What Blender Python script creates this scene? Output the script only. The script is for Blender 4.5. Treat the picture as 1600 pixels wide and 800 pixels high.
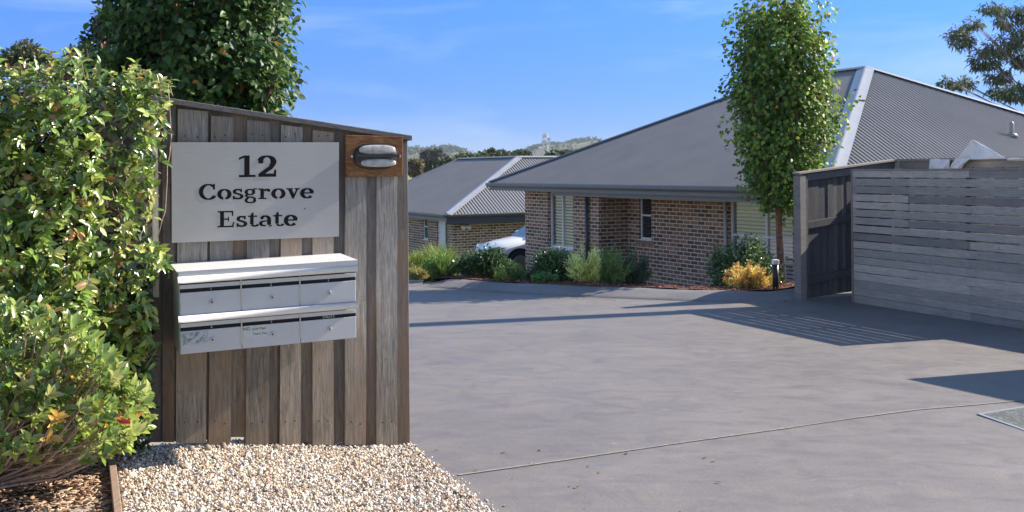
import bpy, bmesh, math, random
import numpy as np
from mathutils import Vector, Matrix
R = math.radians
for o in list(bpy.data.objects): bpy.data.objects.remove(o)
sc = bpy.context.scene
COL = sc.collection
random.seed(4); rng = np.random.default_rng(11)

# ------------------------------------------------------------------ camera, sky, sun, exposure
H = 1.67                      # eye height above the foot of the sign fence
F = 1550.0; YH = 266.0; ROLL = R(0.5)
cam = bpy.data.cameras.new('camera'); co = bpy.data.objects.new('camera', cam); COL.objects.link(co)
cam.sensor_width = 36; cam.lens = 36*F/1600; cam.shift_y = -(400-YH)/1600
cam.clip_start = 0.05; cam.clip_end = 9000
co.matrix_world = Matrix.Translation((0,0,H)) @ Matrix.Rotation(R(90),4,'X') @ Matrix.Rotation(-ROLL,4,'Z')
sc.camera = co
SUN = Vector((0.935,0.355,0)).normalized(); EL = R(32.5)
sdir = Vector((SUN.x*math.cos(EL), SUN.y*math.cos(EL), math.sin(EL)))
w = bpy.data.worlds.new('World'); sc.world = w; w.use_nodes = True
nt = w.node_tree; bg = nt.nodes['Background']
sky = nt.nodes.new('ShaderNodeTexSky'); sky.sky_type = 'NISHITA'; sky.sun_disc = False
sky.sun_elevation = EL; sky.sun_rotation = math.atan2(sdir.x, sdir.y)
sky.air_density = 1.0; sky.dust_density = 0.1; sky.ozone_density = 3.0; sky.altitude = 200
tc = nt.nodes.new('ShaderNodeTexCoord'); mp = nt.nodes.new('ShaderNodeMapping'); mp.inputs['Scale'].default_value = (1.6,1.6,7.0)
mp.inputs['Rotation'].default_value = (0.12,0.1,0.5)
nz = nt.nodes.new('ShaderNodeTexNoise'); nz.inputs['Scale'].default_value = 2.0; nz.inputs['Detail'].default_value = 9; nz.inputs['Roughness'].default_value = .55; nz.inputs['Distortion'].default_value=.5
cr = nt.nodes.new('ShaderNodeValToRGB'); cr.color_ramp.elements[0].position = .51; cr.color_ramp.elements[1].position = .86
cr.color_ramp.elements[1].color = (.5,.5,.5,1)
mx = nt.nodes.new('ShaderNodeMixRGB'); mx.inputs[2].default_value = (3.0,3.6,4.5,1)
hs = nt.nodes.new('ShaderNodeHueSaturation'); hs.inputs['Saturation'].default_value = 1.12; hs.inputs['Value'].default_value = 1.12
L = nt.links.new
L(tc.outputs['Generated'], mp.inputs['Vector']); L(mp.outputs[0], nz.inputs['Vector']); L(nz.outputs['Fac'], cr.inputs[0])
sx = nt.nodes.new('ShaderNodeSeparateXYZ'); gr = nt.nodes.new('ShaderNodeValToRGB'); ml = nt.nodes.new('ShaderNodeMixRGB'); ml.blend_type = 'MULTIPLY'; ml.inputs[0].default_value = 1
gr.color_ramp.elements[0].position = 0; gr.color_ramp.elements[0].color = (.075,.168,.46,1); gr.color_ramp.elements[1].position = .17; gr.color_ramp.elements[1].color = (.155,.315,.70,1)
for p_, c_ in ((.07,(.10,.215,.55,1)),(.32,(.85,.80,.88,1)),(.5,(1.4,1.2,1.0,1))): q_ = gr.color_ramp.elements.new(p_); q_.color = c_
L(tc.outputs['Generated'], sx.inputs[0]); L(sx.outputs[2], gr.inputs[0]); L(hs.outputs[0], ml.inputs[1])
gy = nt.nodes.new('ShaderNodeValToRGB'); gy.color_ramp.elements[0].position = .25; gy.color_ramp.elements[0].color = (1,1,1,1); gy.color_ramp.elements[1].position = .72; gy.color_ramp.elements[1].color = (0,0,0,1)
my = nt.nodes.new('ShaderNodeMixRGB'); my.inputs[2].default_value = (.74,.60,.62,1)     # sky whitened beside and behind the view, added to neutralise the blue fill
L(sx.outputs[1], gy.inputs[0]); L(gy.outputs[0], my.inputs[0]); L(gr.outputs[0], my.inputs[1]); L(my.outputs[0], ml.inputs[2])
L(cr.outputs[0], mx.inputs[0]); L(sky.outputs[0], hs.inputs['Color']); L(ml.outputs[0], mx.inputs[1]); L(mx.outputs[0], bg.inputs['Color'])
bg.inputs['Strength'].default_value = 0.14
sl = bpy.data.lights.new('sun','SUN'); sl.energy = 5.0; sl.angle = R(.53); sl.color = (1,.90,.78)
so = bpy.data.objects.new('sun', sl); COL.objects.link(so)
so.rotation_euler = sdir.to_track_quat('Z','Y').to_euler(); so.location = (30,15,30)
sc.view_settings.view_transform = 'Standard'; sc.view_settings.look = 'None'; sc.view_settings.gamma = 1
sc.view_settings.exposure = 0.97
sc.render.engine = 'CYCLES'
sc.cycles.max_bounces = 6; sc.cycles.diffuse_bounces = 3; sc.cycles.glossy_bounces = 3; sc.cycles.transparent_max_bounces = 6

# ------------------------------------------------------------------ helpers
def ray(px, py):
    u = (px-800)/F; v = (py-YH)/F; c, s = math.cos(ROLL), math.sin(ROLL)
    return Vector((u*c - v*s, 1.0, -(v*c + u*s)))
def at(px, py, Y):
    r = ray(px, py); return Vector((r.x*Y, Y, r.z*Y + H))
def hit(px, py, p0, n):
    r = ray(px, py); o = Vector((0,0,H)); n = Vector(n); t = (Vector(p0)-o).dot(n)/r.dot(n); return o + r*t
def tag(o, label=None, cat=None, group=None, kind=None):
    if label: o['label'] = label
    if cat: o['category'] = cat
    if group: o['group'] = group
    if kind: o['kind'] = kind
    return o
def empty(name, loc, label, cat, group=None):
    o = bpy.data.objects.new(name, None); COL.objects.link(o); o.location = loc; o.empty_display_size = .2
    return tag(o, label, cat, group)
def link(name, me, mat=None, parent=None, smooth=False):
    o = bpy.data.objects.new(name, me); COL.objects.link(o)
    if mat is not None: me.materials.append(mat)
    if parent is not None:
        o.parent = parent; o.matrix_parent_inverse = parent_inv(parent)
    if smooth:
        me.polygons.foreach_set('use_smooth', [True]*len(me.polygons)); me.update()
    return o
def parent_inv(p):
    m = Matrix.Translation(p.location)
    if p.parent: m = Matrix.Translation(p.parent.location) @ m if p.type == 'EMPTY' else m
    return m.inverted()
class MB:
    def __init__(s): s.v = []; s.f = []; s.uv = []
    def add(s, vs, fs, uvs=None):
        b = len(s.v); s.v += [tuple(x) for x in vs]; s.f += [tuple(i+b for i in f) for f in fs]
        for k, f in enumerate(fs): s.uv += (uvs[k] if uvs else [(0,0)]*len(f))
    def box(s, o, ax, ay, az):      # origin corner and three edge vectors
        o, ax, ay, az = map(Vector, (o, ax, ay, az))
        vs = [o, o+ax, o+ax+ay, o+ay, o+az, o+ax+az, o+ax+ay+az, o+ay+az]
        s.add(vs, [(0,3,2,1),(4,5,6,7),(0,1,5,4),(1,2,6,5),(2,3,7,6),(3,0,4,7)])
    def cbox(s, c, sx, sy, sz):
        s.box((c[0]-sx/2, c[1]-sy/2, c[2]-sz/2), (sx,0,0), (0,sy,0), (0,0,sz))
    def bar(s, a, b, w_, h_, up=(0,0,1)):
        a, b = Vector(a), Vector(b); d = (b-a).normalized(); side = d.cross(Vector(up)).normalized(); u2 = side.cross(d)
        s.box(a - side*w_/2 - u2*h_/2, side*w_, b-a, u2*h_)
    def tube(s, pts, rad, n=8, cap=True):
        pts = [Vector(p) for p in pts]; rad = rad if hasattr(rad,'__len__') else [rad]*len(pts)
        rings = []; prev = None
        for i, p in enumerate(pts):
            d = (pts[min(i+1,len(pts)-1)] - pts[max(i-1,0)]).normalized()
            a = Vector((1,0,0)) if prev is None and abs(d.x) < .9 else (prev if prev is not None else Vector((0,1,0)))
            a = (a - d*a.dot(d)).normalized(); b = d.cross(a); prev = a
            rings.append([p + (a*math.cos(2*math.pi*k/n) + b*math.sin(2*math.pi*k/n))*rad[i] for k in range(n)])
        vs = [q for r_ in rings for q in r_]
        fs = [(i*n+k, i*n+(k+1)%n, (i+1)*n+(k+1)%n, (i+1)*n+k) for i in range(len(pts)-1) for k in range(n)]
        if cap: fs += [tuple(range(n))[::-1], tuple((len(pts)-1)*n+k for k in range(n))]
        s.add(vs, fs)
    def prism(s, poly, ext):
        poly = [Vector(p) for p in poly]; n = len(poly); ext = Vector(ext)
        s.add(poly + [p+ext for p in poly], [tuple(range(n))[::-1], tuple(range(n,2*n))] + [(i,(i+1)%n,(i+1)%n+n,i+n) for i in range(n)])
    def build(s, name, mat=None, parent=None, smooth=False, bevel=0):
        me = bpy.data.meshes.new(name); me.from_pydata(s.v, [], s.f)
        if any(u != (0,0) for u in s.uv):
            l = me.uv_layers.new(name='UVMap'); l.data.foreach_set('uv', [c for u in s.uv for c in u])
        if bevel:
            bm = bmesh.new(); bm.from_mesh(me); bmesh.ops.recalc_face_normals(bm, faces=bm.faces)
            bmesh.ops.bevel(bm, geom=list(bm.edges), offset=bevel, segments=1, affect='EDGES', clamp_overlap=True)
            bm.to_mesh(me); bm.free()
        me.update()
        return link(name, me, mat, parent, smooth)
def one(name, mat, parent, o, ax, ay, az, bevel=0):
    m = MB(); m.box(o, ax, ay, az); return m.build(name, mat, parent, bevel=bevel)

# ------------------------------------------------------------------ materials
class NT:
    def __init__(s, name):
        s.m = bpy.data.materials.new(name); s.m.use_nodes = True; s.t = s.m.node_tree; s.b = s.t.nodes['Principled BSDF']
    def n(s, typ, **kw):
        x = s.t.nodes.new('ShaderNode'+typ)
        for k, v in kw.items():
            if k in x.inputs: x.inputs[k].default_value = v
            else: setattr(x, k, v)
        return x
    def l(s, a, b): s.t.links.new(a, b)
    def ramp(s, fac, stops):
        r = s.n('ValToRGB'); e = r.color_ramp.elements
        while len(e) < len(stops): e.new(.5)
        for q, (p, c) in zip(e, stops): q.position = p; q.color = (*c, 1) if len(c) == 3 else c
        s.l(fac, r.inputs[0]); return r.outputs[0]
    def noise(s, scale, detail=4, rough=.55, vec=None, sc3=None, dist=0):
        x = s.n('TexNoise'); x.inputs['Scale'].default_value = scale; x.inputs['Detail'].default_value = detail; x.inputs['Roughness'].default_value = rough; x.inputs['Distortion'].default_value = dist
        v = vec or s.coord('Object')
        if sc3:
            m = s.n('Mapping'); m.inputs['Scale'].default_value = sc3; s.l(v, m.inputs[0]); v = m.outputs[0]
        s.l(v, x.inputs['Vector']); return x.outputs['Fac']
    def coord(s, k):
        if not hasattr(s, '_tc'): s._tc = s.n('TexCoord')
        return s._tc.outputs[k]
    def mix(s, fac, a, b, typ='MIX'):
        x = s.n('MixRGB'); x.blend_type = typ
        for i, q in ((0,fac),(1,a),(2,b)):
            if hasattr(q, 'is_linked') or hasattr(q,'node'): s.l(q, x.inputs[i])
            else: x.inputs[i].default_value = q if i == 0 else ((*q,1) if len(q)==3 else q)
        return x.outputs[0]
    def bump(s, h, st, dist=.01):
        x = s.n('Bump'); x.inputs['Strength'].default_value = st; x.inputs['Distance'].default_value = dist
        s.l(h, x.inputs['Height']); s.l(x.outputs[0], s.b.inputs['Normal'])
    def rnd(s): return s.n('ObjectInfo').outputs['Random']
    def fin(s, col, rough=.7, metal=0, spec=.5):
        if hasattr(col,'node'): s.l(col, s.b.inputs['Base Color'])
        else: s.b.inputs['Base Color'].default_value = (*col,1)
        if hasattr(rough,'node'): s.l(rough, s.b.inputs['Roughness'])
        else: s.b.inputs['Roughness'].default_value = rough
        s.b.inputs['Metallic'].default_value = metal; s.b.inputs['Specular IOR Level'].default_value = spec
        return s.m
def plain(name, col, rough=.6, metal=0, var=.12, scale=8, spec=.5):
    m = NT(name); f = m.noise(scale, 5, .6)
    c = m.ramp(f, [(.3, [x*(1-var) for x in col]), (.7, [min(1,x*(1+var)) for x in col])])
    return m.fin(c, rough, metal, spec)
def wood(name, a, b, c, stretch=(14,14,.9), brown=None, bump=.7, lower=None):
    m = NT(name)
    rn = m.rnd(); ad = m.n('VectorMath'); ad.operation = 'ADD'
    cb = m.n('CombineXYZ'); ml = m.n('Math'); ml.operation = 'MULTIPLY'; ml.inputs[1].default_value = 37
    m.l(rn, ml.inputs[0]); m.l(ml.outputs[0], cb.inputs[0]); m.l(ml.outputs[0], cb.inputs[2]); m.l(m.coord('Object'), ad.inputs[0]); m.l(cb.outputs[0], ad.inputs[1])
    v = ad.outputs[0]
    g = m.noise(6, 8, .7, v, stretch, 1.0); col = m.ramp(g, [(.28,a),(.5,b),(.74,c)])
    bl = m.noise(3.5, 6, .65, v); col = m.mix(m.ramp(bl,[(.42,(0,0,0)),(.7,(.7,.7,.7))]), col, m.mix(.5, col, a), 'MIX')
    tone = m.ramp(rn, [(0,(.58,.58,.60)),(.5,(.92,.92,.92)),(1,(1.28,1.25,1.2))]); col = m.mix(1.0, col, tone, 'MULTIPLY')
    if brown:
        bn = m.noise(1.3, 4, .6, v); col = m.mix(m.ramp(bn,[(.48,(0,0,0)),(.68,(.75,.75,.75))]), col, brown)
    if lower:
        sx = m.n('SeparateXYZ'); m.l(m.coord('Object'), sx.inputs[0]); ad2 = m.n('Math'); ad2.operation = 'MULTIPLY_ADD'; ad2.inputs[1].default_value = .5; m.l(bl, ad2.inputs[0]); m.l(sx.outputs[2], ad2.inputs[2])
        col = m.mix(m.ramp(ad2.outputs[0],[(.45,(.75,.75,.75)),(1.25,(0,0,0))]), col, m.mix(1.0, col, lower, 'MULTIPLY'))
    kn = m.noise(2.2, 6, .7, v, (3,3,1.2), 2.5); col = m.mix(m.ramp(kn,[(.60,(0,0,0)),(.72,(.65,.65,.65))]), col, m.mix(1.0, col, (.42,.38,.34), 'MULTIPLY'))
    m.bump(m.mix(.5,g,kn), bump, .006); return m.fin(col, .85, 0, .25)
def brick():
    m = NT('brick'); b = m.n('TexBrick')
    for k, v in (('Scale',1),('Mortar Size',.0098),('Mortar Smooth',.15),('Bias',0),('Brick Width',.24),('Row Height',.086)): b.inputs[k].default_value = v
    b.inputs['Color1'].default_value = (0,0,0,1); b.inputs['Color2'].default_value = (1,1,1,1); b.inputs['Mortar'].default_value = (.5,.5,.5,1)
    m.l(m.coord('UV'), b.inputs['Vector'])
    n1 = m.noise(40, 6, .7, m.coord('UV')); n2 = m.noise(1.1, 3, .5, m.coord('UV'))
    c = m.ramp(b.outputs['Color'], [(0,(.14,.085,.058)),(.4,(.23,.135,.086)),(.75,(.33,.19,.115)),(1,(.42,.25,.15))])
    c = m.mix(.55, c, m.ramp(n1,[(.3,(.55,.5,.5)),(.7,(1.25,1.2,1.15))]), 'MULTIPLY')
    c = m.mix(b.outputs['Fac'], c, m.ramp(n2,[(.3,(.62,.565,.48)),(.7,(.78,.72,.62))]))
    inv = m.n('Math'); inv.operation = 'SUBTRACT'; inv.inputs[0].default_value = 1; m.l(b.outputs['Fac'], inv.inputs[1]); m.bump(inv.outputs[0], .6, .006)
    return m.fin(c, .85, 0, .3)
def leafmat(name, rough=.35, trans=.3, spec=.5):
    m = NT(name); a = m.n('Attribute'); a.attribute_name = 'Col'; m.fin(a.outputs['Color'], rough, 0, spec)
    tr = m.n('BsdfTranslucent'); hsv = m.n('HueSaturation'); hsv.inputs['Value'].default_value = 1.5; hsv.inputs['Hue'].default_value = .485
    m.l(a.outputs['Color'], hsv.inputs['Color']); m.l(hsv.outputs[0], tr.inputs['Color'])
    ms = m.n('MixShader'); ms.inputs[0].default_value = trans
    m.l(m.b.outputs[0], ms.inputs[1]); m.l(tr.outputs[0], ms.inputs[2])
    m.l(ms.outputs[0], m.t.nodes['Material Output'].inputs['Surface']); return m.m
def attrmat(name, rough=.8, spec=.3):
    m = NT(name); a = m.n('Attribute'); a.attribute_name = 'Col'
    c = m.mix(.5, a.outputs['Color'], m.ramp(m.noise(120,4,.6),[(.3,(.6,.58,.55)),(.7,(1.15,1.15,1.15))]), 'MULTIPLY'); return m.fin(c, rough, 0, spec)

M = {}
M['leaf'] = leafmat('leaf_waxy', .27, .22, 1.0); M['leafm'] = leafmat('leaf_matte', .48, .3, .4); M['far_leaf'] = leafmat('leaf_far', .7, .2, .2)
M['stone'] = attrmat('stone', .75); M['chip'] = attrmat('wood_chip', .85)
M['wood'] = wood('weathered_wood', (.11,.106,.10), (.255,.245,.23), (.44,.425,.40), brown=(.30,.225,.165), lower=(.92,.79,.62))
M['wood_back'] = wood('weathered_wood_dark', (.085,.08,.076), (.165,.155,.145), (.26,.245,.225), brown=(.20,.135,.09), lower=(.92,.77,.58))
M['wood_cap'] = wood('cap_wood', (.12,.118,.115), (.22,.215,.21), (.34,.33,.32), stretch=(1.2,9,14))
M['slat'] = wood('slat_wood', (.24,.22,.195), (.38,.355,.325), (.53,.50,.455), stretch=(.8,.8,16))
M['gatewood'] = wood('gate_wood', (.05,.053,.057), (.10,.103,.107), (.20,.198,.195))
M['lattice'] = wood('lattice_wood', (.35,.31,.27), (.5,.46,.41), (.62,.58,.52))
M['edging'] = wood('edging_pine', (.25,.17,.12), (.42,.30,.22), (.55,.42,.32), stretch=(14,.8,14))
M['brown_board'] = wood('stained_ply', (.07,.035,.018), (.19,.09,.04), (.34,.19,.10), stretch=(2.2,2.2,9), bump=.3)
M['brick'] = brick()
M['bark'] = plain('bark', (.24,.13,.09), .9, 0, .5, 30); M['twig'] = plain('twig', (.34,.25,.19), .8, 0, .4, 30)
M['gum_bark'] = plain('gum_bark', (.25,.17,.14), .8, 0, .4, 3)
m = NT('roof_steel'); M['roof'] = m.fin(m.ramp(m.noise(1.2,5,.6),[(.3,(.20,.198,.197)),(.7,(.235,.232,.23))]), .45, .1, .5)
M['flash'] = plain('roof_flashing', (.33,.34,.36), .38, .2, .08, 3)
M['gutter'] = plain('gutter_paint', (.20,.205,.215), .45, 0, .06, 4); M['gutter_dark'] = plain('fascia_paint', (.055,.065,.085), .45, 0, .06, 4)
M['soffit'] = plain('soffit', (.5,.5,.48), .7, 0, .05, 4)
M['white'] = plain('white_paint', (.78,.78,.78), .45, 0, .04, 5); M['blind'] = plain('blind_slat', (.8,.8,.78), .6, 0, .05, 5)
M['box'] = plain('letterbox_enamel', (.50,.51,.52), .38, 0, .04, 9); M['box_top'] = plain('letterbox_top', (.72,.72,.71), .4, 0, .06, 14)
M['black'] = plain('black_plastic', (.018,.02,.024), .4, 0, .2, 20); M['dark'] = plain('dark_gap', (.008,.008,.009), .9, 0, .1, 20)
M['steel'] = plain('zinc', (.5,.5,.48), .35, .9, .1, 40)
m = NT('brushed_steel'); g = m.noise(8,6,.7,None,(1,1,60)); g2 = m.noise(2.2,4,.6)
M['sign'] = m.fin(m.mix(.35, m.ramp(g,[(.3,(.36,.352,.345)),(.7,(.46,.45,.44))]), m.ramp(g2,[(.3,(.34,.335,.33)),(.7,(.49,.475,.46))])), .45, .35, .5)
m = NT('lamp_glass'); M['lens'] = m.fin(m.ramp(m.noise(25,5,.6),[(.35,(.30,.29,.25)),(.65,(.5,.5,.49))]), .2, 0, .6)
m = NT('glass'); M['glass'] = m.fin((.03,.035,.04), .06, 0, .9)
M['nail'] = plain('rusty_nail', (.05,.03,.022), .8, .3, .3, 60)
M['sticker'] = plain('sticker', (.52,.55,.52), .6, 0, .1, 60); M['ink'] = plain('ink', (.03,.032,.036), .7, 0, .2, 60, .2); M['cut'] = plain('cut_out', (.012,.011,.011), .8, 0, .3, 60, .15)
M['sticker_old'] = plain('sticker_faded', (.42,.46,.47), .7, 0, .25, 90)
M['car'] = plain('car_paint', (.78,.8,.83), .18, 0, .02, 2, .7); M['tyre'] = plain('rubber', (.02,.02,.02), .8); M['rim'] = plain('alloy', (.4,.41,.42), .3, .9)
m = NT('netting'); M['net'] = m.fin(m.ramp(m.noise(9,5,.6),[(.3,(.8,.8,.8)),(.7,(.92,.92,.92))]), .8, 0, .2)
# concrete
def concrete(name, a, b, sp=1.0):
    m = NT(name); v = m.coord('Object')
    big = m.noise(.55, 6, .6, v, (1,1.6,1), 1.2); mid = m.noise(3.2, 7, .65, v, (1,1.9,1), .8); fine = m.noise(90, 4, .7, v); sm = m.noise(.23, 3, .5, v)
    c = m.ramp(big, [(.3,a),(.7,b)])
    c = m.mix(.55, c, m.ramp(mid,[(.3,(.70,.68,.68)),(.5,(.98,.98,.98)),(.72,(1.2,1.19,1.18))]), 'MULTIPLY')
    c = m.mix(.7, c, m.ramp(fine,[(.3,(.83,.83,.83)),(.7,(1.13,1.13,1.13))]), 'MULTIPLY')
    pk = m.noise(14, 3, .5, v, (1,1,1)); c = m.mix(m.ramp(pk,[(.70,(0,0,0)),(.78,(.25,.25,.25))]), c, (.45,.42,.39))
    st = m.noise(1.6, 5, .6, v, (1,1,1), 2.0); c = m.mix(m.ramp(st,[(.55,(0,0,0)),(.72,(.5,.5,.5))]), c, (.125,.108,.108))
    ag = m.n('TexVoronoi'); ag.inputs['Scale'].default_value = 160; m.l(v, ag.inputs['Vector']); c = m.mix(.45, c, m.ramp(ag.outputs['Color'],[(.15,(.72,.72,.72)),(.6,(1,1,1)),(.95,(1.3,1.28,1.25))]), 'MULTIPLY')
    m.bump(fine, .25, .003); return m.fin(c, m.ramp(mid,[(.3,(.5,)*3),(.7,(.72,)*3)]), 0, .4)
M['drive'] = concrete('stained_concrete', (.168,.153,.144), (.210,.191,.176)); M['kerbm'] = concrete('kerb_concrete', (.175,.165,.165), (.22,.205,.20))
M['joint'] = plain('joint_filler', (.25,.23,.205), .9, 0, .25, 25)
m = NT('soil'); M['soil'] = m.fin(m.ramp(m.noise(25,7,.7),[(.3,(.05,.028,.018)),(.7,(.17,.095,.06))]), .95)
m = NT('gravel_base'); M['gbase'] = m.fin(m.ramp(m.noise(70,6,.7),[(.3,(.2,.165,.13)),(.7,(.5,.44,.37))]), .95)
m = NT('ground'); gg = m.noise(.02,6,.6); M['ground'] = m.fin(m.ramp(gg,[(.35,(.06,.085,.03)),(.65,(.13,.14,.055))]), .95)

# ------------------------------------------------------------------ terrain
KX = [-60,-8,-1.6,0,1.43,2.6,3.46,4.0,5.0,6.6,8,60]; KY = [24,17.2,15.45,14.4,13.9,13.55,13.45,13.9,15.2,17.3,17.4,24]
def yk(x): return float(np.interp(x, KX, KY))
def plane(x, y): return .075 - .0141*x - .0139*y
DD = [0,.42,.95,4.2,14,20,60,200,600,6000]; DZ = [0,.085,.085,None]
def ground(x, y):
    k = yk(x); d = y-k
    if d <= 0: return plane(max(-12,min(x,14)), max(-6,y))
    z0 = plane(max(-12,min(x,14)), k)
    za = float(np.interp(d, [0,.6,4,14,20,60,200,600,6000], [z0,z0+.02,-.62,-1.2,-2.25,-5,-13,-17,-17]))
    zb = float(np.interp(d, [0,.42,.95,4.2,14,20,60,200,600,6000], [z0,z0+.085,z0+.075,-.9,-1.2,-2.25,-5,-13,-17,-17]))
    t = max(0,min(1,(x+1.6)/.6)); return za+(zb-za)*t
def grid(name, xs, ys, fz, mat, parent=None, kind='structure', smooth=True):
    V = [(x,y,fz(x,y)) for y in ys for x in xs]; nx = len(xs)
    Fc = [(j*nx+i, j*nx+i+1, (j+1)*nx+i+1, (j+1)*nx+i) for j in range(len(ys)-1) for i in range(nx-1)]
    me = bpy.data.meshes.new(name); me.from_pydata(V, [], Fc); o = link(name, me, mat, parent, smooth)
    if kind: o['kind'] = kind
    return o
xs = [-4000,-1500,-600,-250,-100,-50,-25] + list(np.arange(-14,14.1,.5)) + [18,25,50,100,250,600,1500,4000]
ys = [-200,-60,-20] + list(np.arange(-6,30,.5)) + [32,35,40,50,65,90,130,200,300,450,700,1100,2000,6000]
grid('ground', xs, ys, lambda x,y: ground(x,y)-.07, M['ground'])
# driveway sheet
def xl(y): return -.617 + (6.02-y)*.4225
def drive():
    mb = MB()
    def patch(nu, nv, f):
        b = [[f(i/nu, j/nv) for i in range(nu+1)] for j in range(nv+1)]; V = [p for r_ in b for p in r_]
        mb.add(V, [(j*(nu+1)+i, j*(nu+1)+i+1, (j+1)*(nu+1)+i+1, (j+1)*(nu+1)+i) for j in range(nv) for i in range(nu)])
    def A(u, v):
        x = -12 + 24*u; y = 6.05 + v*(yk(x)-6.05); return (x, y, ground(x,y))
    def B(u, v):
        y = -5 + v*11.05; x = xl(y) + u*(12-xl(y)); return (x, y, ground(x,y))
    def C(u, v):
        x = -9 + u*7.6 - .9*v*u; y = yk(x) + v*13.5; return (x, y, ground(x,y)+.003)
    patch(96, 24, A); patch(40, 24, B); patch(12, 30, C)
    o = mb.build('driveway', M['drive'], None, True); o['kind'] = 'structure'
drive()
# rollover kerb
mb = MB(); xsK = np.linspace(-1.5, 4.0, 66); prof = [(-.05,-.09),(.02,.0),(.1,.02),(.25,.062),(.38,.085),(.5,.088),(.56,.06),(.57,-.05)]
V = []
for x in xsK:
    k = yk(x); z0 = plane(x,k)
    tp = min(1, max(0, (x+1.5)/.5)); tp = tp*tp*(3-2*tp)
    for d, dz in prof: V.append((x + (.12*d/.5), k+d, z0+(dz if dz > 0 else dz)*max(tp,.12) + .008 + (.004*math.sin(x*5) if d > .2 else 0)))
n = len(prof); mb.add(V, [(i*n+j, (i+1)*n+j, (i+1)*n+j+1, i*n+j+1) for i in range(len(xsK)-1) for j in range(n-1)])
mb.build('kerb', M['kerbm'], None, True)['kind'] = 'structure'
# garden bed beyond the kerb
mb = MB(); xs2 = np.linspace(-1.3,7,50); V = []
for x in xs2:
    for d in (.55,.8,1.2,2,3,4.2,6,8): V.append((x, yk(x)+d, ground(x,yk(x)+d) + .02 + random.uniform(-.012,.012)))
mb.add(V, [(i*8+j, (i+1)*8+j, (i+1)*8+j+1, i*8+j+1) for i in range(49) for j in range(7)])
mb.build('garden_bed', M['soil'], None, True)['kind'] = 'structure'
# joint strip
def onplane(px, py):
    r = ray(px, py); t = (.075-H)/(r.z + .0141*r.x + .0139); return Vector((r.x*t, t, plane(r.x*t, t)))
jp = [onplane(*p) for p in ((716,743),(850,724),(980,705),(1110,686),(1240,668),(1340,653),(1430,641),(1524,633),(1640,622))]
mb = MB()
for a, b in zip(jp, jp[1:]):
    d = (b-a).normalized(); s_ = Vector((-d.y,d.x,0))*.009; up = Vector((0,0,.005))
    wv = [random.uniform(.7,1.2) for _ in range(2)]
    mb.add([a-s_*wv[0]+up, b-s_*wv[0]+up, b+s_*wv[0]+up, a+s_*wv[0]+up], [(0,1,2,3)])
mb.build('expansion_joint', M['joint'])['kind'] = 'structure'

# ------------------------------------------------------------------ gravel, mulch
def zgrav(x, y):
    r_ = max(0, min(1, (-.55-x)/1.3)); return plane(x,y) + .012 + .115*r_*r_*(3-2*r_)
FA = Vector((-.617,6.01,0)); FD = Vector((.858,.375,0)).normalized(); FN = Vector((FD.y,-FD.x,0))   # fence plane, FN faces camera
def yfence(x): return FA.y + (x-FA.x)*FD.y/FD.x
EDX = lambda y: -1.79 - (y-4.46)*.436
def gravel_ground():
    V = []; nx, ny = 30, 24
    for j in range(ny+1):
        y = 2.5 + (6.05-2.5)*j/ny
        for i in range(nx+1):
            x0 = -2.6; x1 = xl(y) - .005; x = x0+(x1-x0)*i/nx; V.append((x,y,zgrav(x,y)-.012))
    mb = MB(); mb.add(V, [(j*(nx+1)+i, j*(nx+1)+i+1, (j+1)*(nx+1)+i+1, (j+1)*(nx+1)+i) for j in range(ny) for i in range(nx)])
    mb.build('gravel_bed', M['gbase'], None, True)['kind'] = 'structure'
gravel_ground()
def mesh_np(name, V, Fc, cols=None, mat=None, parent=None, smooth=False):
    """V (N,3), Fc (M,k) equal-sized faces, cols (N,3)"""
    me = bpy.data.meshes.new(name); N = len(V); Mf, k = Fc.shape
    me.vertices.add(N); me.vertices.foreach_set('co', V.astype(np.float32).ravel())
    me.loops.add(Mf*k); me.loops.foreach_set('vertex_index', Fc.astype(np.int32).ravel())
    me.polygons.add(Mf); me.polygons.foreach_set('loop_start', np.arange(0, Mf*k, k, dtype=np.int32))
    try: me.polygons.foreach_set('loop_total', np.full(Mf, k, dtype=np.int32))
    except Exception: pass
    if cols is not None:
        a = me.color_attributes.new('Col', 'FLOAT_COLOR', 'POINT'); c4 = np.ones((N,4), np.float32); c4[:,:3] = cols; a.data.foreach_set('color', c4.ravel())
    me.update(calc_edges=True); me.validate()
    return link(name, me, mat, parent, smooth)
def ico():
    bm = bmesh.new(); bmesh.ops.create_icosphere(bm, subdivisions=1, radius=1); bm.verts.ensure_lookup_table()
    v = np.array([x.co[:] for x in bm.verts]); f = np.array([[q.index for q in p.verts] for p in bm.faces]); bm.free(); return v, f
IV, IF = ico()
def rotmats(n, tilt=None):
    q = rng.normal(size=(n,4)); q /= np.linalg.norm(q,axis=1)[:,None]; w_,x,y,z = q.T
    return np.stack([1-2*(y*y+z*z),2*(x*y-z*w_),2*(x*z+y*w_),2*(x*y+z*w_),1-2*(x*x+z*z),2*(y*z-x*w_),2*(x*z-y*w_),2*(y*z+x*w_),1-2*(x*x+y*y)],1).reshape(n,3,3)
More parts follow.
